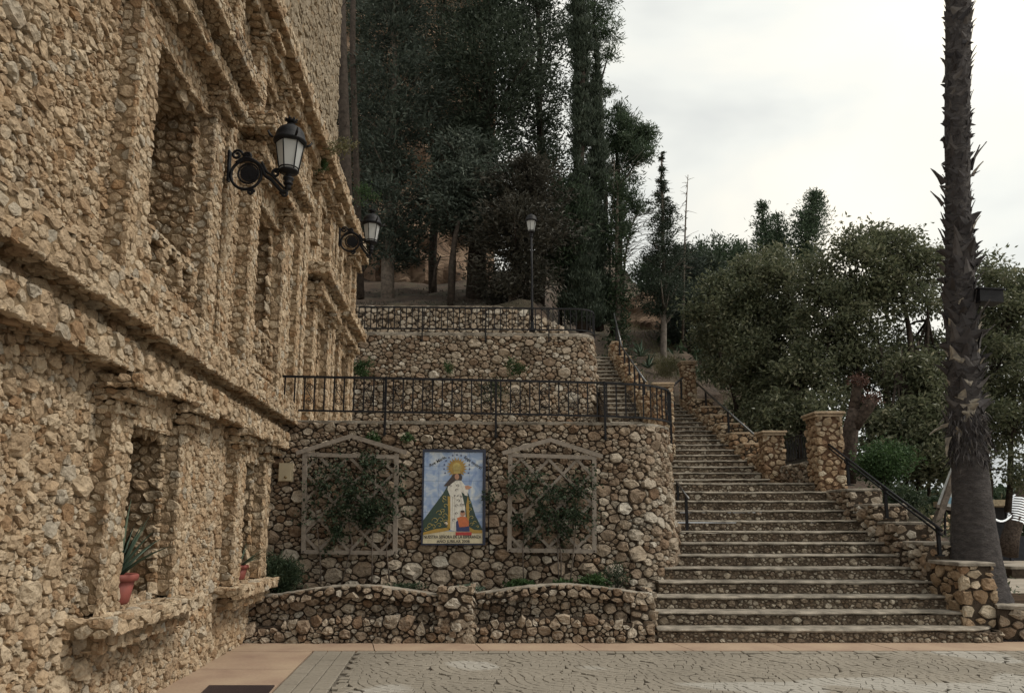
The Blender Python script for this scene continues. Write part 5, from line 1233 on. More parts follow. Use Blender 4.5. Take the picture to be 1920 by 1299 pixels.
# ================================================================== TREES
def pole(m1, pts, r0, r1, n=8, jit=0.08):
    k = len(pts); m1.tube(pts, list(np.linspace(r0, r1, k)), n, True, False, jit)
def wig(a, b, n, amp):
    a = Vector(a); b = Vector(b); L = (b-a).length; out = []
    for i in range(n+1):
        t = i/n; p = a.lerp(b, t)
        if 0 < i < n: p += Vector((rnd.gauss(0, amp*L), rnd.gauss(0, amp*L), 0))
        out.append(p)
    return out
def conifer(name, label, foot, top, zc0, prof, n, mat, bark='bark_dark', tr=0.22, group=None, seed=1, hubs=260, L=(0.16, 0.42), W=(0.05, 0.11), lift=0.25, surf=0.55, sig=0.30, limbs=40, tone=(0.0, 1.0), branch_len=1.0, flat=1.0, wob=0.005):
    """foot/top: trunk ends; zc0: height where the crown begins; prof(t): crown radius"""
    if mat in ("bluecyp", "cypress", "brownfol") and n > 5000: n = int(n*1.7); L = (L[0]*.62, L[1]*.66); W = (W[0]*.75, W[1]*.75); hubs = int(hubs*1.5); sig *= .72
    if name == 'cypress_tree': n = int(n*1.35); hubs = int(hubs*1.3)
    rs = np.random.default_rng(seed); foot = Vector(foot); top = Vector(top); t = thing(name, label, 'tree', foot, 0, group)
    m1 = MB(); ax = wig(foot-Vector((0, 0, 0.4)), top, 8, wob); pole(m1, ax, tr, 0.03, 9); m1.build('trunk', M[bark], t)
    H_ = top.z-zc0; tt = rs.uniform(0, 1, hubs*3); w_ = np.array([prof(x) for x in tt])+0.06; keep = rs.uniform(0, w_.max(), hubs*3) < w_; tt = tt[keep][:hubs]; hb = len(tt)
    R1 = np.array([prof(x) for x in tt]); ang = rs.uniform(0, 2*np.pi, hb); fr = rs.uniform(surf, 1.08, hb)*rs.uniform(0.8, 1.1, hb)
    lobe = 1+0.22*np.sin(ang*3+tt*9+seed)+0.12*np.sin(ang*5-tt*23)
    axx = np.array([[p.x, p.y, p.z] for p in ax]); zz = zc0+tt*H_; cx_ = np.interp(zz, axx[:, 2], axx[:, 0]); cy_ = np.interp(zz, axx[:, 2], axx[:, 1])
    Hc = np.stack([cx_+np.cos(ang)*R1*fr*lobe, cy_+np.sin(ang)*R1*fr*lobe, zz], 1); out = np.stack([np.cos(ang), np.sin(ang), np.zeros(hb)], 1)
    h = rs.integers(0, hb, n); sg = sig*(0.35+R1[h]/max(R1.max(), .1))[:, None]
    # sprays trail along the branch towards the axis
    back = -out[h]*(rs.beta(1, 2.2, n)*R1[h]*0.65*branch_len)[:, None]
    P = Hc[h]+back+rs.normal(0, 1, (n, 3))*sg*np.array([1, 1, 0.75*flat]); D_ = out[h]*rs.uniform(0.2, 1.0, (n, 1))+rs.normal(0, 0.45, (n, 3))+np.array([0, 0, lift])
    tn = tone[0]+(tone[1]-tone[0])*np.clip(0.5*rs.uniform(0, 1, hb)[h]**1.5+rs.beta(2, 3, n)*0.7, 0, 1)
    leaf_cards('crown', P, D_, rs.uniform(*L, n), rs.uniform(*W, n), tn, M[mat], t, rs)
    if limbs:
        m1 = MB()
        for i in rs.choice(hb, min(limbs, hb), False):
            q = Vector(Hc[i]); zb = max(foot.z+0.5, q.z-0.35*R1[i]-0.2); p = Vector((np.interp(zb, axx[:, 2], axx[:, 0]), np.interp(zb, axx[:, 2], axx[:, 1]), zb)); r = 0.02+0.012*(q-p).length
            m1.tube([p, p.lerp(q, 0.5)+Vector((0, 0, -0.06)), q], [r, r*0.7, 0.006], 4)
        tag(m1.build('limbs', M[bark], t), kind='stuff')
    return t
def G(px, py, Y): return at(px, py, Y)
col_prof = lambda r: (lambda x: r*(min(1, 0.55+x*2.2) if x < 0.25 else 1.0)*(1-max(0, (x-0.45)/0.55)**1.7))
cone = lambda r, p=0.8: (lambda x: r*min(1, 0.45+x*3.5)*(1-x)**p+0.05)
fat = lambda r: (lambda x: r*(0.35+0.65*math.sin(math.pi*min(1, 0.12+x*0.86)))*(0.9+0.25*math.sin(x*17)))
# left group over the upper terrace
conifer('conifer_tree', 'grey-blue conifer with a thick pale bare lower trunk, nearest the building', G(728, 566, 27), G(745, -110, 27.5), G(735, 490, 27).z, fat(2.0), 15000, 'bluecyp', 'bark', 0.26, 'dark conifers above the terrace', 61, 240, tone=(0.0, 0.9), sig=0.34, L=(0.18, 0.46))
conifer('conifer_tree', 'dark conifer filling the gap behind the building end, below the cliff', G(668, 560, 30), G(690, -60, 31), G(690, 500, 30).z, fat(1.7), 8000, 'cypress', 'bark_dark', 0.2, 'dark conifers above the terrace', 62, 170, tone=(0.1, 1.0))
conifer('conifer_tree', 'short grey-blue conifer with drooping pale branch tips above the terrace middle', G(845, 572, 26.5), G(868, 250, 26.5), G(850, 430, 26.5).z, fat(1.45), 6500, 'bluecyp', 'bark_dark', 0.11, 'dark conifers above the terrace', 63, 110, tone=(0.1, 1.0), lift=-0.05)
conifer('conifer_tree', 'largest dark conifer with a thick black trunk, behind the lamp post', G(893, 570, 28), G(925, -160, 28.5), G(910, 440, 28).z, fat(2.45), 24000, 'cypress', 'bark_dark', 0.42, 'dark conifers above the terrace', 64, 330, tone=(0.0, 1.0), sig=0.38, L=(0.18, 0.46))
conifer('conifer_tree', 'dull brown-tinged dense conifer directly around the lamp post top', G(962, 575, 26), G(985, 300, 26), G(965, 555, 26).z, fat(1.75), 11000, 'brownfol', 'bark_dark', 0.12, 'dark conifers above the terrace', 65, 150, tone=(0.0, 0.62), lift=0.1)
conifer('conifer_tree', 'tall open conifer with sky showing through its upper crown', G(1010, 580, 30), G(1015, -180, 30.5), G(1010, 420, 30).z, fat(1.9), 12500, 'cypress', 'bark_dark', 0.25, 'dark conifers above the terrace', 66, 210, tone=(0.1, 1.0))
conifer('conifer_tree', 'dark conifer against the cliff between the two big crowns', G(812, 560, 32), G(835, -140, 32), G(830, 300, 32).z, fat(1.6), 6500, 'cypress', 'bark_dark', 0.2, 'dark conifers above the terrace', 67, 160, tone=(0.1, 1.0))
conifer('pine_tree', 'mid-green low pine to the right of the lamp post', G(1050, 590, 27.5), G(1068, 330, 27.5), G(1055, 520, 27.5).z, fat(0.95), 9000, 'pine', 'bark_dark', 0.09, None, 68, 80, tone=(0.1, 0.9), L=(0.12, .3), W=(.03, .06), lift=.4)
# thin leaning trunks on the slope
def bare(name, label, pts, r0, r1, bark, twigs=0, seed=1, group=None, cat='tree', tl=(0.3, 0.9), lean=0.2):
    t = thing(name, label, cat, pts[0], 0, group); rs = np.random.default_rng(seed); m1 = MB(); m1.tube(pts, list(np.linspace(r0, r1, len(pts))), 8, True, False, 0.1); m1.build('trunk', M[bark], t)
    if twigs:
        m1 = MB(); a = Vector(pts[-1]); b = Vector(pts[0]); n = len(pts)
        for i in range(twigs):
            f = rs.uniform(0.25, 0.98)*(n-1); k = min(n-2, int(f)); p = Vector(pts[k]).lerp(Vector(pts[k+1]), f-k); an = rs.uniform(0, 6.28); L_ = rs.uniform(*tl)
            d = Vector((math.cos(an), math.sin(an), rs.uniform(-0.2, 0.6))); m1.tube([p, p+d*L_*0.5+Vector((0, 0, lean*0.1)), p+d*L_+Vector((0, 0, lean*L_))], [0.014, 0.009, 0.004], 4)
        tag(m1.build('twigs', M[bark], t), kind='stuff')
    return t
bare('bare_tree', 'slim dark leaning trunk with few twigs in front of the orange cliff', [G(845, 575, 25.5), G(847, 500, 25.6), G(852, 450, 25.7), G(860, 415, 25.8)], 0.13, 0.07, 'bark_dark', 14, 71)
bare('bare_tree', 'small forked dark sapling before the orange cliff', [G(812, 540, 26.5), G(816, 505, 26.5), G(826, 480, 26.6)], 0.07, 0.03, 'bark_dark', 9, 72)
bare('bare_tree', 'straight bare grey stump-like trunk behind the lamp post foot', [G(958, 572, 26.2), G(960, 545, 26.2), G(963, 520, 26.3)], 0.11, 0.08, 'bark', 0, 73)
bare('bare_tree', 'tall dark straight trunk beside the top of the stone building', [G(652, 560, 23.5), G(648, 300, 23.6), G(641, 100, 23.7), G(637, -120, 23.8)], 0.21, 0.13, 'bark_dark', 22, 76)
bare('bare_tree', 'thin dark trunk just right of the tall straight one by the building', [G(676, 560, 25.5), G(668, 300, 25.6), G(661, 100, 25.7), G(664, -120, 25.8)], 0.13, 0.08, 'bark_dark', 30, 77)
# two columnar cypresses
conifer('cypress_tree', 'tall dark columnar cypress at the end of the upper railing', G(1092, 600, 27), G(1082, -190, 27.5), G(1092, 606, 27).z, lambda x: float(0.78*(1-0.50*sstep(0.0, 0.45, np.array(x))))*(0.9+0.16*math.sin(x*31)), 26000, 'cypress', 'bark_dark', 0.25, 'columnar cypresses', 74, 420, L=(0.14, 0.38), W=(0.035, 0.08), lift=1.5, surf=0.3, sig=0.16, limbs=0, tone=(0.1, 1.0))
conifer('cypress_tree', 'slender dark columnar cypress spire beside the taller one', G(1124, 600, 27.6), G(1116, 62, 27.8), G(1124, 604, 27.6).z, lambda x: 0.46*(1-0.5*x)*(1-max(0, (x-0.55)/0.45)**1.6)*(0.9+0.16*math.sin(x*27)), 13000, 'cypress', 'bark_dark', 0.16, 'columnar cypresses', 75, 300, L=(0.14, 0.36), W=(0.035, 0.08), lift=1.5, surf=0.3, sig=0.15, limbs=0, tone=(0.1, 1.0))
# pines right of the cypresses
def pine(label, foot, top, blobs, n, seed, mat='pine', tr=0.14, bark='bark', L=(0.14, 0.30), W=(0.025, 0.055), group=None, sig=0.42, limbcol=None, name='pine_tree', density=9):
    rs = np.random.default_rng(seed); foot = Vector(foot); top = Vector(top); t = thing(name, label, 'tree', foot, 0, group)
    m1 = MB(); ax = wig(foot-Vector((0, 0, .4)), top, 6, 0.012); pole(m1, ax, tr, 0.04, 8); m1.build('trunk', M[bark], t); P = []; Dd = []; T_n = []; lm = MB()
    tot = sum(b[1]**2 for b in blobs)
    for (c, r, zr) in blobs:
        c = Vector(c); k = max(6, int(density*r*r)+6); hub = rs.normal(0, 1, (k, 3)); hub /= np.linalg.norm(hub, axis=1)[:, None]; hub *= np.array([r, r, zr])*rs.uniform(0.35, 1.0, (k, 1)); m = int(n*r*r/tot); h = rs.integers(0, k, m)
        P.append(np.array(c)+hub[h]+rs.normal(0, 1, (m, 3))*sig*np.array([0.55, 0.55, 0.4])*min(1.0, 0.5+r*.4)); Dd.append(hub[h]*0.5/r+rs.normal(0, 0.7, (m, 3))+np.array([0, 0, 0.35])); T_n.append(np.clip(rs.uniform(0, .35, k)[h]+rs.beta(2, 2.5, m)*.75, 0, 1))
        f = max(range(len(ax)), key=lambda i: -(ax[i]-(c-Vector((0, 0, r*1.2)))).length); a = ax[f]; lm.tube([a, a.lerp(c, .5)-Vector((0, 0, .1*r)), c], [tr*.42, tr*.28, .02], 5)
        for i in range(min(6, k)): q = c+Vector(hub[i]); lm.tube([c, c.lerp(q, .5)+Vector((0, 0, .05)), q], [.022, .014, .006], 4)
    P = np.concatenate(P); n_ = len(P); leaf_cards('crown', P, np.concatenate(Dd), rs.uniform(*L, n_), rs.uniform(*W, n_), np.concatenate(T_n), M[mat], t, rs); tag(lm.build('limbs', M[bark], t), kind='stuff'); return t
pine('dark pine whose rounded crown leans out right of the columnar cypresses', G(1150, 610, 29.5), G(1165, 215, 29.5), [(G(1165, 245, 29.5), .95, .8), (G(1198, 262, 29.3), .75, .55), (G(1150, 290, 29.8), .8, .7), (G(1195, 300, 29.2), .7, .45), (G(1160, 345, 29.6), .7, .6), (G(1185, 380, 29.4), .6, .5), (G(1160, 420, 29.5), .6, .7), (G(1155, 215, 29.8), .55, .4), (G(1210, 250, 29.2), .4, .3)], 13000, 81, 'pine', 0.16, 'bark_dark')
pine('airy pine top at the upper frame edge behind the cypresses', G(1125, 600, 32), G(1120, -60, 32), [(G(1125, 15, 32), 1.0, .7), (G(1140, 60, 31.8), .65, .5), (G(1140, 105, 31.9), .5, .4), (G(1105, 50, 32), .9, .8), (G(1132, 180, 32), .5, .35), (G(1095, 130, 32), .7, .6), (G(1060, 60, 32), .8, .8)], 7000, 82, 'pine', 0.15, 'bark_dark')
conifer('ivy_clad_tree', 'slim tree with an ivy-wrapped trunk rising by the terrace end', G(1160, 690, 27), G(1156, 330, 27.4), G(1162, 690, 27).z, lambda x: 0.40-0.14*x+0.10*math.sin(x*21), 4200, 'darkgreen', 'bark', 0.14, None, 83, 150, L=(0.08, 0.2), W=(0.04, 0.09), lift=0.2, surf=0.3, sig=0.16, limbs=22, tone=(0.1, .9))
bare('bare_tree', 'thin pale bare trunk with dry hanging twigs behind the terrace end', [G(1146, 610, 28.5), G(1143, 480, 28.6), G(1150, 380, 28.6), G(1152, 300, 28.7)], 0.06, 0.02, 'bark_pale', 60, 84, tl=(0.5, 1.6))
bare('bare_tree', 'grey leafless spreading branches left of the slender spruce', [G(1168, 560, 30), G(1172, 480, 30), G(1182, 430, 30.2), G(1200, 390, 30.3)], 0.05, 0.02, 'bark_pale', 130, 85, tl=(0.5, 1.7), lean=-0.1)
# slender spruce with a bare top
sp = conifer('slender_spruce', 'slender spruce with a pale trunk and a bare spiky top against the sky', G(1247, 695, 27.5), G(1241, 285, 27.5), G(1246, 590, 27.5).z, lambda x: 0.06+1.5*(1-x)**1.05*min(1, .5+x*4)*(1 if x < .66 else max(0.0, 1-(x-.66)*3.2)), 9000, 'cypress', 'bark_pale', 0.13, None, 86, 190, L=(0.10, 0.22), W=(0.03, 0.07), lift=0.15, surf=0.25, sig=0.13, limbs=34, tone=(0.05, .8))
m1 = MB(); tp0 = G(1241, 285, 27.5); 
for i in range(46):
    z = tp0.z-0.1-i*0.055; a = rnd.uniform(0, 6.28); L_ = 0.10+0.012*i; p = Vector((tp0.x+0.01, tp0.y, z)); m1.tube([p, p+Vector((math.cos(a)*L_, math.sin(a)*L_, 0.04-0.1*L_))], [0.012, 0.004], 4)
tag(m1.build('twigs', M['bark_pale'], sp), kind='stuff')
bare('bare_tree', 'very thin dead conifer with short side twigs next to the spruce', [G(1280, 640, 29), G(1283, 480, 29), G(1286, 400, 29), G(1290, 328, 29)], 0.055, 0.012, 'bark', 46, 87, tl=(0.2, 0.6), lean=-0.15)
# conifers on the far ridge
def ridge(label, foot, top, r, n, seed, prof=None, mat='pine'): conifer('pine_tree', label, foot, top, Vector(foot).z+0.8, prof or fat(r), int(n*1.7), mat, 'bark_dark', 0.18, 'pines on the far ridge', seed, 90, L=(0.14, .32), W=(.04, .09), lift=.5, sig=.36, limbs=14, tone=(.1, .8))
ridge('twin-topped dark pine on the ridge above the broad-leaved trees, left of two', G(1445, 540, 44), G(1428, 382, 44), 0.50, 2400, 91, lambda x: 0.55*(1-x)**.7*(1+.35*math.sin(x*19)))
ridge('second stem of the left ridge pine, slightly lower and rounder', G(1456, 540, 44.6), G(1460, 398, 44.6), 0.5, 2200, 92, lambda x: 0.55*(1-x)**.6*(1+.35*math.sin(x*17+1)))
ridge('leaning open pine on the ridge, right of two', G(1500, 520, 43), G(1528, 362, 43), 0.8, 3600, 93, lambda x: 0.95*(1-x)**.75*min(1, .2+x*1.6)*(1+.4*math.sin(x*21))+.05)
for i, (px, py, r, lab) in enumerate(((1312, 470, 1.0, 'rounded pine of the far ridge beside the dead conifer'), (1348, 458, 1.1, 'bushy pine of the far ridge behind the broad-leaved crown'), (1385, 470, 0.9, 'lower pine of the far ridge left of the twin-topped one'), (1215, 500, 1.0, 'small dark pine on the ridge behind the slender spruce'), (1265, 500, 1.2, 'dense pine on the ridge between spruce and dead conifer'))):
    ridge(lab, G(px, 640, 42+i*.5), G(px, py-10, 42+i*.5), r, 4200, 94+i)
conifer('conifer_tree', 'dim conifer behind the rock outcrop, left of the broad-leaved trees', G(1285, 690, 31), G(1275, 470, 31), G(1280, 640, 31).z, fat(1.05), 6500, 'bluecyp', 'bark', .12, None, 101, 90, tone=(0, .55), sig=.34)
conifer('conifer_tree', 'dim conifer in the gap between the dead conifer and the broad-leaved crown', G(1335, 700, 32), G(1330, 480, 32), G(1330, 650, 32).z, fat(1.2), 6500, 'cypress', 'bark', .12, None, 102, 90, tone=(.2, 1), sig=.34)

# broad-leaved trees right of the stairs
def broad(label, foot, blobs, n, seed, stems, mat='olive', group='broad-leaved trees beside the stairs', L=(0.09, 0.19), W=(0.04, 0.075), hubk=18, sig=0.20, bark='bark_dark'):
    rs = np.random.default_rng(seed); foot = Vector(foot); t = thing('broadleaf_tree', label, 'tree', foot, 0, group); P = []; Dd = []; Tn = []; lm = MB()
    for i, (pts, r0) in enumerate(stems):
        m1 = MB(); ps = []
        for a, b in zip(pts, pts[1:]): ps += wig(a, b, 3, 0.02)[:-1]
        ps.append(Vector(pts[-1])); m1.tube(ps, list(np.linspace(r0, r0*.35, len(ps))), 8, True, False, .1); m1.build('trunk', M[bark], t)
    ends = [Vector(p[-1]) for p, _ in stems]; tot = sum(b[1]*b[1]*b[2] for b in blobs)
    for (c, r, zr) in blobs:
        c = Vector(c); k = int(hubk*r*zr)+8; hub = rs.normal(0, 1, (k, 3)); hub /= np.linalg.norm(hub, axis=1)[:, None]; hub *= np.array([r, r, zr])*(rs.uniform(0.25, 1.0, (k, 1))**0.5); m = int(n*r*r*zr/tot); h = rs.integers(0, k, m)
        g = rs.normal(0, 1, (m, 3))*sig*np.array([1, 1, .8]); P.append(np.array(c)+hub[h]+g); o_ = hub[h]/np.linalg.norm(hub[h], axis=1)[:, None]
        Dd.append(o_*.6+rs.normal(0, .7, (m, 3))+np.array([0, 0, -.15])); Tn.append(np.clip(rs.uniform(0, .3, k)[h]+rs.beta(1.8, 2.6, m)*.85, 0, 1))
        e_ = min(ends, key=lambda q: (q-c).length); lm.tube([e_, e_.lerp(c, .5)+Vector((0, 0, .1)), c], [.045, .03, .012], 5)
        for i in range(min(7, k)): q = c+Vector(hub[i]); lm.tube([c, c.lerp(q, .55)+Vector((0, 0, .06)), q], [.018, .012, .004], 4)
    P = np.concatenate(P); n_ = len(P); leaf_cards('crown', P, np.concatenate(Dd), rs.uniform(*L, n_), rs.uniform(*W, n_), np.concatenate(Tn), M[mat], t, rs, bend=.25); tag(lm.build('limbs', M[bark], t), kind='stuff'); return t
broad('olive-brown broad-leaved tree behind the upper parapet, leftmost of the row', G(1385, 830, 22.5), [(G(1420, 560, 22.5), 1.15, 1.1), (G(1385, 600, 22.3), 1.0, .9), (G(1440, 500, 22.8), .85, .6), (G(1345, 630, 24), .8, .7), (G(1395, 680, 21.8), 1.1, .8), (G(1460, 640, 22.2), 1.0, .9), (G(1335, 570, 22.6), .75, .7), (G(1480, 570, 22.5), .8, .8), (G(1440, 735, 21.4), .8, .5), (G(1400, 770, 21.6), .7, .4), (G(1405, 520, 23), .7, .5), (G(1350, 690, 24), .6, .5)], 36000, 111,
      [([G(1430, 870, 21.5), G(1432, 760, 21.6), G(1400, 690, 21.8), G(1395, 620, 22.2)], .16), ([G(1445, 870, 21.6), G(1448, 780, 21.7), G(1462, 680, 22.0)], .12), ([G(1385, 850, 22), G(1380, 760, 22), G(1350, 660, 22.2)], .09)])
broad('big olive broad-leaved tree with sky gaps low in its crown, behind the gate pier', G(1660, 860, 20.5), [(G(1600, 520, 20.5), 1.1, .9), (G(1660, 480, 20.6), .95, .65), (G(1560, 590, 20.3), .85, .8), (G(1720, 500, 20.4), .85, .6), (G(1580, 470, 21), .75, .5), (G(1680, 560, 20.2), .8, .45), (G(1740, 560, 20.8), .6, .5), (G(1540, 670, 20), .7, .6), (G(1600, 640, 20.1), .65, .5), (G(1520, 530, 21), .65, .7), (G(1550, 740, 19.8), .6, .5), (G(1640, 545, 20.4), .6, .4), (G(1620, 590, 20.3), .7, .45), (G(1560, 640, 20.5), .8, .6), (G(1640, 700, 20.8), .7, .5), (G(1700, 720, 21), .8, .6), (G(1760, 480, 20.8), .6, .45), (G(1620, 455, 20.8), .7, .35), (G(1690, 620, 21.2), .5, .3), (G(1720, 800, 21), .9, .6), (G(1640, 790, 21), .8, .6), (G(1690, 680, 22.5), .9, .55), (G(1750, 660, 22.5), .8, .5), (G(1740, 800, 22), .9, .7), (G(1590, 700, 22), .8, .7), (G(1765, 730, 22.4), .8, .6)], 44000, 112,
      [([G(1655, 880, 20), G(1665, 760, 20.2), G(1650, 660, 20.3), G(1620, 580, 20.4)], .13), ([G(1690, 880, 20.2), G(1700, 740, 20.3), G(1705, 620, 20.4), G(1690, 540, 20.5)], .12), ([G(1640, 870, 20.4), G(1610, 700, 20.4), G(1590, 600, 20.5)], .09), ([G(1725, 880, 20.5), G(1735, 730, 20.5), G(1740, 600, 20.6)], .08)])
broad('dark broad-leaved tree behind the palm trunk, reaching the right frame edge', G(1840, 930, 21), [(G(1840, 560, 21.5), 1.0, .8), (G(1890, 600, 21.2), 1.0, .9), (G(1930, 560, 21.4), .9, .7), (G(1800, 640, 21), .6, .5), (G(1870, 690, 20.8), 1.1, .8), (G(1920, 720, 21), 1.0, .9), (G(1800, 520, 21.6), .6, .45), (G(1830, 780, 20.6), .8, .6), (G(1900, 810, 20.7), .9, .6), (G(1860, 880, 20.6), .8, .45), (G(1930, 880, 20.8), .7, .45), (G(1850, 500, 21.8), .6, .4), (G(1790, 720, 21.5), .8, .7), (G(1790, 840, 21.4), .8, .6), (G(1880, 780, 21.8), .9, .8), (G(1920, 640, 22), .9, .7), (G(1900, 530, 21.9), .6, .4), (G(1860, 640, 22), .8, .6)], 29000, 113,
      [([G(1800, 950, 20.5), G(1790, 800, 20.6), G(1800, 660, 20.8)], .12), ([G(1850, 960, 21), G(1855, 800, 21), G(1870, 650, 21.2)], .12), ([G(1890, 960, 21.3), G(1895, 820, 21.2), G(1910, 680, 21.3)], .09)], 'olive')
broad('slim understorey tree with thin upright stems between pollard and palm', G(1715, 900, 19), [(G(1690, 790, 18.8), .65, .5), (G(1740, 750, 19), .6, .55), (G(1760, 820, 18.8), .6, .5), (G(1700, 700, 19.3), .45, .4), (G(1745, 680, 19.3), .4, .4), (G(1725, 870, 18.6), .7, .4), (G(1770, 890, 18.7), .5, .35), (G(1665, 850, 18.6), .5, .4)], 15000, 114,
      [([G(1700, 930, 18.8), G(1695, 800, 19), G(1690, 650, 19.3)], .05), ([G(1720, 930, 18.8), G(1727, 780, 19), G(1722, 640, 19.3)], .06), ([G(1742, 930, 19), G(1750, 780, 19.1), G(1764, 660, 19.3)], .045), ([G(1672, 920, 18.8), G(1668, 800, 19), G(1682, 700, 19.2)], .04)], 'olive', None)
broad('low leafy tree at the foot of the upper parapet behind the landing grille', G(1500, 800, 19.5), [(G(1490, 760, 19.5), .6, .45), (G(1530, 790, 19), .5, .4), (G(1460, 800, 19.5), .45, .3), (G(1505, 700, 20), .6, .5), (G(1410, 780, 20.5), .4, .3)], 7000, 115, [([G(1500, 860, 19.5), G(1502, 780, 19.5), G(1505, 710, 20)], .07)], 'olive', None)
# pollarded trunk with two cut limbs
M['bark_mid'] = simple('brown_bark', (0.06, 0.046, 0.038), 0.95, 0, 14, 0.6, 0.9, 30, 0.1)
pl = thing('pollarded_tree', 'pollarded tree with two thick cut limbs and reddish sprouting knobs beside the gate pier', 'tree', G(1590, 880, 16.6))
m1 = MB(); m1.tube([G(1588, 905, 16.6), G(1590, 850, 16.6), G(1596, 800, 16.6), G(1602, 768, 16.6)], [.19, .17, .16, .14], 10, True, False, .08); m1.build('trunk', M['bark_mid'], pl)
for pts_, r in (([G(1600, 785, 16.6), G(1602, 760, 16.6), G(1606, 730, 16.5), G(1610, 716, 16.5)], .11), ([G(1600, 800, 16.6), G(1612, 785, 16.5), G(1626, 765, 16.4), G(1634, 748, 16.4)], .13)):
    m1 = MB(); m1.tube(pts_, [r*1.15, r, r*.95, r*1.05], 10, True, False, .1); m1.build('limb', M['bark_mid'], pl)
    e_ = pts_[-1]; m1 = MB()
    rk2 = np.random.default_rng(int(r*1000)); n2 = 420; Pn = np.array(e_)+rk2.normal(0, 1, (n2, 3))*np.array([.085, .085, .07]); 
    M['sprout'] = M.get('sprout') or leaf_mat('reddish_dry_sprouts', [(0, (.05, .026, .02)), (.6, (.11, .06, .048)), (1, (.19, .11, .085))], .15); tag(leaf_cards('sprouts', Pn, rk2.normal(0, 1, (n2, 3))+np.array([0, 0, .3]), rk2.uniform(.04, .10, n2), rk2.uniform(.02, .045, n2), rk2.beta(2, 2, n2), M['sprout'], pl, rk2), kind='stuff')
bush('shrub', 'bright dark-green rounded shrub below the pollarded tree, beyond the handrail', 'shrub', G(1660, 920, 15.6), (0.62, 0.5, 0.5), 5200, 'green', 121, (.05, .10), (.025, .05), .3, 30)
bush('shrub', 'small dark shrub on the bank by the lower handrail middle post', 'shrub', G(1690, 960, 14.6), (0.4, 0.4, 0.28), 1600, 'darkgreen', 122, (.05, .10), (.02, .05), .3, 16)
bush('shrub', 'grey-green wispy shrub behind the narrow stair pier', 'shrub', G(1255, 712, 24.5), (0.55, 0.5, 0.35), 1500, 'drygrass', 123, (.12, .28), (.008, .016), 1.4, 22, None, False)
for i, (px, py, lab) in enumerate(((1215, 690, 'pale blue-grey agave on the bank above the narrow stair pier'), (1200, 668, 'blue-grey agave higher up the bank beside the pale handrail'))):
    a_ = thing('agave', lab, 'agave', G(px, py, 25.5-i*.3)); rosette(a_, G(px, py, 25.5-i*.3), 16, 0.75, 0.10, (0.2, 1.2), M['agave'], np.random.default_rng(30+i))
def cover(name, n, region, hf, mat, seed, L, W, up=0.6, zj=0.25):
    rs = np.random.default_rng(seed); x = rs.uniform(region[0], region[1], n); y = rs.uniform(region[2], region[3], n); k = fbm(x, y, .5, 3, seed)+rs.normal(0, .2, n) > -.05; x, y = x[k], y[k]; n = len(x)
    k = hf(x, y) > 0.12; x, y = x[k], y[k]; n = len(x); z = hf(x, y)+rs.beta(1, 2.5, n)*zj; P = np.stack([x, y, z], 1); o = leaf_cards(name, P, rs.normal(0, .6, (n, 3))+np.array([0, 0, up]), rs.uniform(*L, n), rs.uniform(*W, n), rs.beta(2, 2.5, n), M[mat], None, rs); tag(o, kind='stuff')
cover('undergrowth', 16000, (6.9, 22, 13.2, 26), h_right, 'olive', 131, (.08, .18), (.03, .07), .5, .55)
cover('dry_undergrowth', 9000, (3.6, 12, 24.8, 34), lambda x, y: np.where(x < 6.6, h_left(x, y), h_right(x, y)), 'drygrass', 132, (.12, .35), (.01, .03), 1.0, .15)
cover('leaf_litter', 7000, (-8, 2.4, 25, 33), h_left, 'brownfol', 133, (.05, .12), (.02, .05), .2, .06)
cover('dark_undergrowth', 14000, (6, 24, 26, 42), h_right, 'darkgreen', 134, (.2, .45), (.08, .16), .6, 1.6)

# ================================================================== PALM
palm = thing('palm_tree', 'tall shaggy palm trunk with old leaf bases and a smooth flared foot', 'palm', G(1838, 1128, 11.75))
ctr = [(1838, 1150, 64), (1836, 1120, 54), (1833, 1095, 49), (1830, 1060, 45), (1825, 980, 37), (1820, 900, 31), (1816, 850, 30), (1811, 800, 31), (1807, 700, 33), (1803, 600, 31), (1799, 500, 28), (1796, 400, 25), (1795, 250, 25), (1796, 100, 25), (1797, 0, 25), (1797, -160, 25)]
PY = 11.75; px_m = lambda y: PY*1.0/FPX*(1+0.0)
pts_ = [G(x, y, PY) for x, y, r in ctr]; rad_ = []
for (x, y, r), p in zip(ctr, pts_): rad_.append(r*((np.array(p)-CAM)@cF)/FPX)
def palm_mat():
    m, t, b, o = mat_new('palm_trunk_bark'); g = N('ShaderNodeNewGeometry', t); mp_ = N('ShaderNodeMapping', t); mp_.inputs['Scale'].default_value = (7, 7, 13); t.links.new(g.outputs['Position'], mp_.inputs[0])
    n1 = noise(t, mp_.outputs[0], 1.2, 9, .72); r1 = ramp(t, [(.25, (.018, .016, .017)), (.5, (.050, .043, .042)), (.68, (.085, .075, .072)), (.85, (.13, .115, .105))]); t.links.new(n1.outputs[0], r1.inputs[0]); t.links.new(r1.outputs[0], b.inputs['Base Color']); b.inputs['Roughness'].default_value = .95
    bp = N('ShaderNodeBump', t); bp.inputs['Strength'].default_value = 1.0; bp.inputs['Distance'].default_value = .06; t.links.new(n1.outputs[0], bp.inputs['Height']); t.links.new(bp.outputs[0], b.inputs['Normal']); return m
M['palmbark'] = palm_mat()
fine = []; fr_ = []
for i in range(len(pts_)-1):
    for k in range(5): fine.append(pts_[i].lerp(pts_[i+1], k/5)); fr_.append((rad_[i]*(1-k/5)+rad_[i+1]*k/5)*(0.84 if i >= 6 else 1.0))
m1 = MB(); m1.tube(fine, fr_, 28, True, False, .03); m1.build('trunk', M['palmbark'], palm)
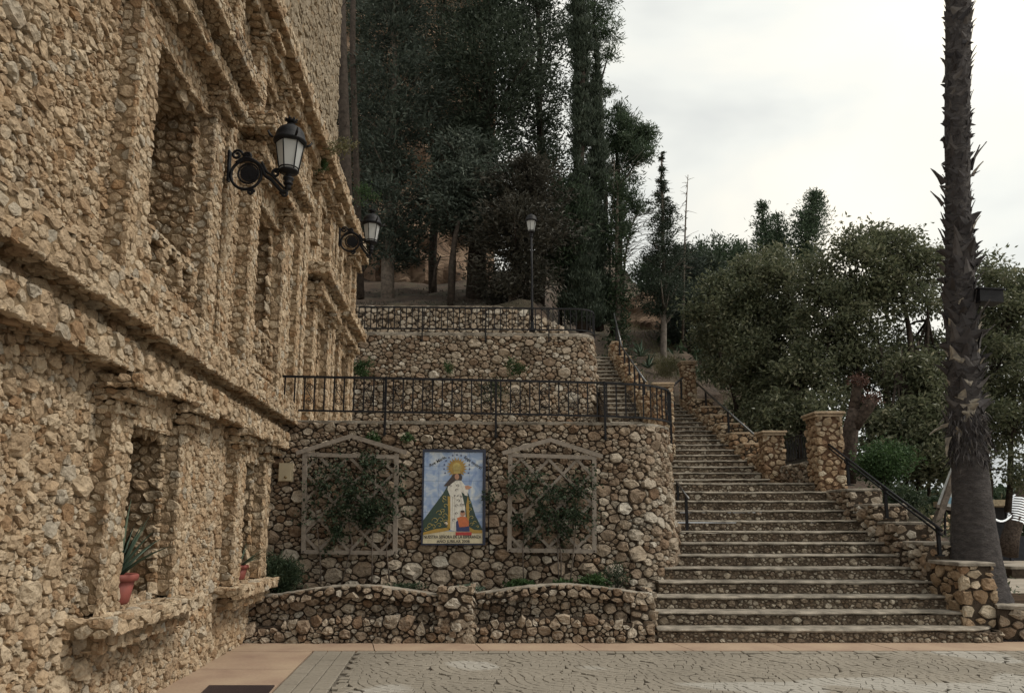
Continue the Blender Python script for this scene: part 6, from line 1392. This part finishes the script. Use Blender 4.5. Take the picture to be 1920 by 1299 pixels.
M['boot'] = leaf_mat('old_palm_leaf_base', [(0, (.024, .022, .025)), (.6, (.080, .072, .072)), (.85, (.14, .125, .115)), (1, (.34, .30, .24))], .05, .8)
def boot_mesh(L_, w, curl_, tone, seed):
    r = random.Random(seed); V = []; F = []; n = 5
    for i in range(n+1):
        t = i/n; ww = w*(1-t)**.7*(1 if i else 1.25)+.006; z = L_*t; y = -curl_*t*t*L_; th = .02*(1-t)+.004
        V += [(-ww/2, y+.012*r.random(), z), (0, y-th, z+.01*r.random()), (ww/2, y+.012*r.random(), z), (0, y+th*.4, z)]
    for i in range(n):
        for k in range(4): a = i*4+k; b = i*4+(k+1) % 4; F.append((a, b, b+4, a+4))
    F.append((n*4, n*4+1, n*4+2, n*4+3)); me = bpy.data.meshes.new('leaf_base'); me.from_pydata(V, [], F); a = me.attributes.new('tone', 'FLOAT', 'POINT')
    a.data.foreach_set('value', np.array([min(1, tone+.15*r.random()) for _ in V], np.float32)); me.materials.append(M['boot']); return me
boots = [boot_mesh(.22, .19, .22, .18, 1), boot_mesh(.27, .20, .12, .30, 2), boot_mesh(.18, .17, .35, .08, 3), boot_mesh(.30, .16, .10, .55, 4), boot_mesh(.20, .15, .2, .85, 5), boot_mesh(.24, .18, .30, .22, 6)]
zs_ = np.array([p.z for p in pts_]); xs_p = np.array([p.x for p in pts_]); ys_p = np.array([p.y for p in pts_]); rr_ = np.array(rad_)
z0b, z1b = G(1811, 840, PY).z, G(1797, -130, PY).z; cnt = 0; pb_ = thing  # spiral of old leaf bases
zc = z0b; k = 0; extra_V = []
while zc < z1b:
    a = k*2.399963; low = zc < G(1800, 420, PY).z
    step_ = 0.0118 if low else 0.0145
    x, y, r = np.interp(zc, zs_, xs_p), np.interp(zc, zs_, ys_p), np.interp(zc, zs_, rr_)
    facing = math.cos(a+math.pi/2) > -0.45      # bases on the far side are left to the bark
    if facing:
        me = boots[rnd.choice([0, 1, 2, 3, 5, 4, 1, 2, 4] if zc < G(1800, 560, PY).z else [0, 1, 2, 0, 5, 3])]
        sc = rnd.uniform(.7, 1.25)*(.92 if low else .60); one = cnt < 285
        if one: o = link('leaf_base', me, palm, False); o.matrix_parent_inverse = MPI(palm)
        else: o = bpy.data.objects.new('tmp', me)
        o.location = (x+math.cos(a)*r*.80, y+math.sin(a)*r*.80, zc); tilt = (rnd.uniform(.10, .48) if low else rnd.uniform(.05, .40)*rnd.choice((1, 1, .5, 1.3)))+(rnd.uniform(.1, .4) if rnd.random() < .15 else 0)
        o.rotation_euler = (Matrix.Rotation(a+math.pi/2, 3, 'Z') @ Matrix.Rotation(tilt, 3, 'X') @ Matrix.Rotation(rnd.gauss(0, .6), 3, 'Y')).to_euler(); o.scale = (sc*rnd.uniform(.8, 1.2), sc, sc*rnd.uniform(.8, 1.25)); cnt += 1
        if not one:
            mw = Matrix.LocRotScale(o.location, o.rotation_euler, o.scale); extra_V.append((np.array([tuple(mw @ v.co) for v in me.vertices]), me)); bpy.data.objects.remove(o)
    zc += step_*(1.15 if low else .85); k += 1
if extra_V:
    VV = np.concatenate([v for v, _ in extra_V]); nv = len(extra_V[0][0]); base_f = [tuple(pp.vertices) for pp in boots[0].polygons]; bf = np.array(base_f)
    FF = (bf[None]+(np.arange(len(extra_V))*nv)[:, None, None]).reshape(-1, 4); tn_ = np.concatenate([np.full(nv, rnd.uniform(.0, .75)) for _ in extra_V])
    tag(link('leaf_bases', np_mesh('leaf_bases', VV, FF, M['boot'], tn_), palm), kind='stuff')
# long torn leaf bases at mid height and the skirt of fibres where the smooth foot begins
for (px, py, a_, L_, t_) in ((1822, 330, -.2, 1.5, .5), (1820, 318, .1, 1.6, .35), (1823, 300, -.1, 1.3, .6), (1770, 345, 3.3, 1.2, .6), (1768, 385, 3.0, 1.0, .5), (1838, 800, -.3, 1.6, 2.6), (1836, 770, .2, 1.7, 2.8), (1780, 820, 3.4, 1.5, 2.7), (1800, 845, -1.8, 1.2, 2.9), (1826, 850, -1.0, 1.3, 2.9), (1822, 430, -.2, 1.3, .4), (1776, 795, 3.1, 1.6, 1.9)):
    p = G(px, py, PY-.05); o = link('leaf_base', boots[rnd.choice([1, 3, 4])], palm, False); o.matrix_parent_inverse = MPI(palm); o.location = p; o.rotation_euler = (Matrix.Rotation(a_+math.pi/2, 3, 'Z') @ Matrix.Rotation(t_, 3, 'X')).to_euler(); o.scale = (.7, L_, L_)
rsk = np.random.default_rng(77); nk = 900; an = rsk.uniform(0, 2*np.pi, nk); zk = rsk.uniform(G(1811, 866, PY).z, G(1811, 770, PY).z, nk); xk, yk, rk = np.interp(zk, zs_, xs_p), np.interp(zk, zs_, ys_p), np.interp(zk, zs_, rr_)
Pk = np.stack([xk+np.cos(an)*rk*.97, yk+np.sin(an)*rk*.97, zk], 1); Dk = np.stack([np.cos(an)*.22, np.sin(an)*.22, np.full(nk, -1.0)], 1)+rsk.normal(0, .28, (nk, 3))
tag(leaf_cards('fibre_skirt', Pk, Dk, rsk.uniform(.08, .26, nk), rsk.uniform(.008, .03, nk), rsk.beta(1.6, 2.4, nk), M['boot'], palm, rsk), kind='stuff')
fl = thing('floodlight', 'black rectangular floodlight fixed to the side of the palm trunk', 'floodlight', G(1848, 560, 11.6)); c = G(1850, 558, 11.55)
m1 = MB(); m1.box(c, (.36, .26, .20), Matrix.Rotation(.06, 3, 'Y')); m1.box(c+Vector((0, 0, .105)), (.40, .30, .022), Matrix.Rotation(.06, 3, 'Y')); hs_ = m1.build('housing', M['iron'], fl)
m1 = MB(); m1.bar(c+Vector((-.22, .05, -.05)), c+Vector((-.42, .1, -.08)), .05, .05); m1.build('bracket', M['iron'], fl)
m1 = MB(); m1.box(c+Vector((.185, 0, -.01)), (.012, .2, .14)); m1.build('glass', M['milk'], hs_)
# planter wall of the palm
pwl = thing('palm_planter_wall', 'low stone wall with cement top around the foot of the palm', 'low wall', (7.3, 10.9, 0)); PW = Path([(6.70, 10.95), (7.0, 10.86), (9.2, 10.84)])
path_body(PW, .42, .3, 'wall', M['mortar_w'], pwl); S = Stones(); S.patch(pmap(PW, 0, 0), PW.len, .42, [(.10, .5), (.07, .8), (.045, .5)], .045, nseed()); S.place(pwl, M['wall'], 60); path_coping(PW, .42, .32, .05, .03, 'coping', M['cement'], pwl)
tag(sheet('palm_bed_soil', [(6.75, 11.05), (9.2, 11.0), (9.2, 13.5), (6.75, 13.5)], .40, M['soil'], None, .3), kind='structure')

# ================================================================== THINGS ON THE RIGHT
# leaning timber board with an information panel
ib = thing('information_board', 'leaning timber frame with a pale printed panel, half hidden by the palm', 'information board', G(1745, 1010, 14.2)); Y = 14.2
m1 = MB(); m1.bar(G(1738, 1030, Y), G(1797, 860, Y), .13, .10); m1.build('post', M['bark'], ib)
m1 = MB(); m1.bar(G(1755, 948, Y-.02), G(1832, 966, Y-.02), .07, .06); m1.build('rail', M['bark'], ib); m1 = MB(); m1.bar(G(1832, 1030, Y+.1), G(1800, 858, Y+.1), .12, .1); m1.build('post', M['bark'], ib)
M['panel'] = simple('pale_printed_panel', (.50, .52, .52), .4, 0, 6, .12); M['print'] = simple('blue_print', (.16, .30, .40), .4, 0, 14, .3)
m1 = MB(); m1.prism([G(1758, 946, Y-.01), G(1830, 958, Y-.01), G(1826, 868, Y-.01), G(1787, 868, Y-.01)], (0, 0, 0), (0, .03, 0)); pn_ = m1.build('panel', M['panel'], ib)
m1 = MB(); m1.prism([G(1767, 941, Y-.016), G(1790, 946, Y-.016), G(1788, 933, Y-.016), G(1776, 930, Y-.016)], (0, 0, 0), (0, .004, 0)); m1.build('print', M['print'], pn_)
for i in range(3): m1 = MB(); m1.bar(G(1760+i*12, 950+i*2, Y+.05), G(1760+i*12, 1010, Y+.05), .03, .03); m1.build('baluster', M['iron'], ib)
# dark open kiosk with a flat roof
KY = 33.0; ks = thing('open_kiosk', 'dark open kiosk with a flat stone-edged roof across the plaza', 'kiosk', G(1890, 1040, KY)); x0, x1 = G(1845, 1000, KY).x, G(1990, 1000, KY).x; zt = G(1880, 948, KY).z
M['darkpaint'] = simple('dark_painted_timber', (.02, .022, .03), .7, 0, 8, .3); M['roofedge'] = simple('stone_roof_edge', (.30, .24, .16), .9, 0, 10, .35, .5)
m1 = MB(); m1.box(((x0+x1)/2, KY+3, zt/2), (x1-x0, .3, zt)); m1.build('back_wall', M['darkpaint'], ks)
m1 = MB(); m1.box((x0+.1, KY+1.5, zt/2), (.25, 2.8, zt)); m1.build('side_wall', M['darkpaint'], ks)
m1 = MB(); m1.box(((x0+x1)/2, KY+1.4, zt+.12), (x1-x0+.6, 3.6, .26)); m1.build('roof', M['roofedge'], ks); m1 = MB(); m1.box(((x0+x1)/2, KY+.2, .5), (x1-x0-.6, .4, 1.0)); m1.build('counter', M['darkpaint'], ks)
for i in range(3): m1 = MB(); m1.bar((x0+.9+i*1.3, KY-.25, 0), (x0+.9+i*1.3, KY-.25, zt), .12, .12); m1.build('post', M['darkpaint'], ks)
# leaning trunk wound with a white light hose
lt = thing('wrapped_leaning_trunk', 'leaning grey trunk wound with glowing white light hose, before the kiosk', 'trunk', G(1888, 1038, 31)); a, b = G(1889, 1040, 31), G(1922, 905, 31.2)
m1 = MB(); m1.tube(wig(a, b, 4, .01), [.36, .32, .28, .26, .24], 10, True, False, .06); m1.build('trunk', M['bark_mid'], lt)
mt, t_, b_, o_ = mat_new('glowing_light_hose'); b_.inputs['Base Color'].default_value = (.8, .82, .8, 1); b_.inputs['Emission Color'].default_value = (.92, .96, 1, 1); b_.inputs['Emission Strength'].default_value = 0.35
m1 = MB(); d = (b-a).normalized(); s1 = d.cross(Vector((0, 1, 0))).normalized(); s2 = d.cross(s1); m1.tube([a.lerp(b, .45+.34*k/70)+s1*.31*math.cos(k*.9)+s2*.31*math.sin(k*.9) for k in range(71)], .028, 6); m1.build('light_hose', mt, lt)
hs = MB(); pA, pB = G(1852, 961, 31), G(1897, 966, 31); hs.tube([pA.lerp(pB, k/10)-Vector((0, 0, .28*math.sin(math.pi*k/10))) for k in range(11)], .035, 6); tag(hs.build('hanging_light_hose', mt), 'white light hose hanging between the palm and the wrapped trunk', 'light hose')
for i, (px, py, w, lab) in enumerate(((1914, 1084, 1.0, 'low dark stone block on the plaza, nearer of two at the right edge'), (1915, 1041, 1.3, 'low stone block by the kiosk, farther of two at the right edge'))):
    p = atz(px, py); bl = thing('stone_block', lab, 'stone block', p, 0, None); m1 = MB(); slab(m1, p.x-w*.25, p.x+w*.9, p.y, p.y+.6, .26, .34); m1.build('top', M['cement'], bl); m1 = MB(); m1.box((p.x+w*.33, p.y+.3, .13), (w*1.1, .55, .26)); m1.build('base', M['mortar_w'], bl)
bank = thing('rubble_bank', 'rough pale rubble bank behind the handrail under the understorey tree', 'low wall', G(1720, 1000, 17)); Pq = Path([(6.9, 16.6), (8.6, 16.9), (10.5, 17.6)], 0.3, .2); path_body(Pq, 1.45, .4, 'wall', M['mortar_w'], bank); S = Stones(); S.patch(pmap(Pq, 0, 0), Pq.len, 1.45, [(.14, .5), (.09, .8), (.06, .4)], .05, nseed()); S.place(bank, M['pier'], 80)
# far tree line beyond the plaza
rs = np.random.default_rng(9); n = 26000; x = rs.uniform(16, 75, n); hgt_ = 3.2+2.2*np.array([mnoise.noise((v*.25, 3.1, 0)) for v in x]); z = rs.uniform(0, 1, n)**.8*hgt_; P = np.stack([x, 47+rs.uniform(-2, 2, n), z], 1)
tag(leaf_cards('far_treeline', P, rs.normal(0, 1, (n, 3)), rs.uniform(.3, .7, n), rs.uniform(.15, .35, n), rs.beta(2, 2.5, n), M['darkgreen'], None, rs), kind='stuff')
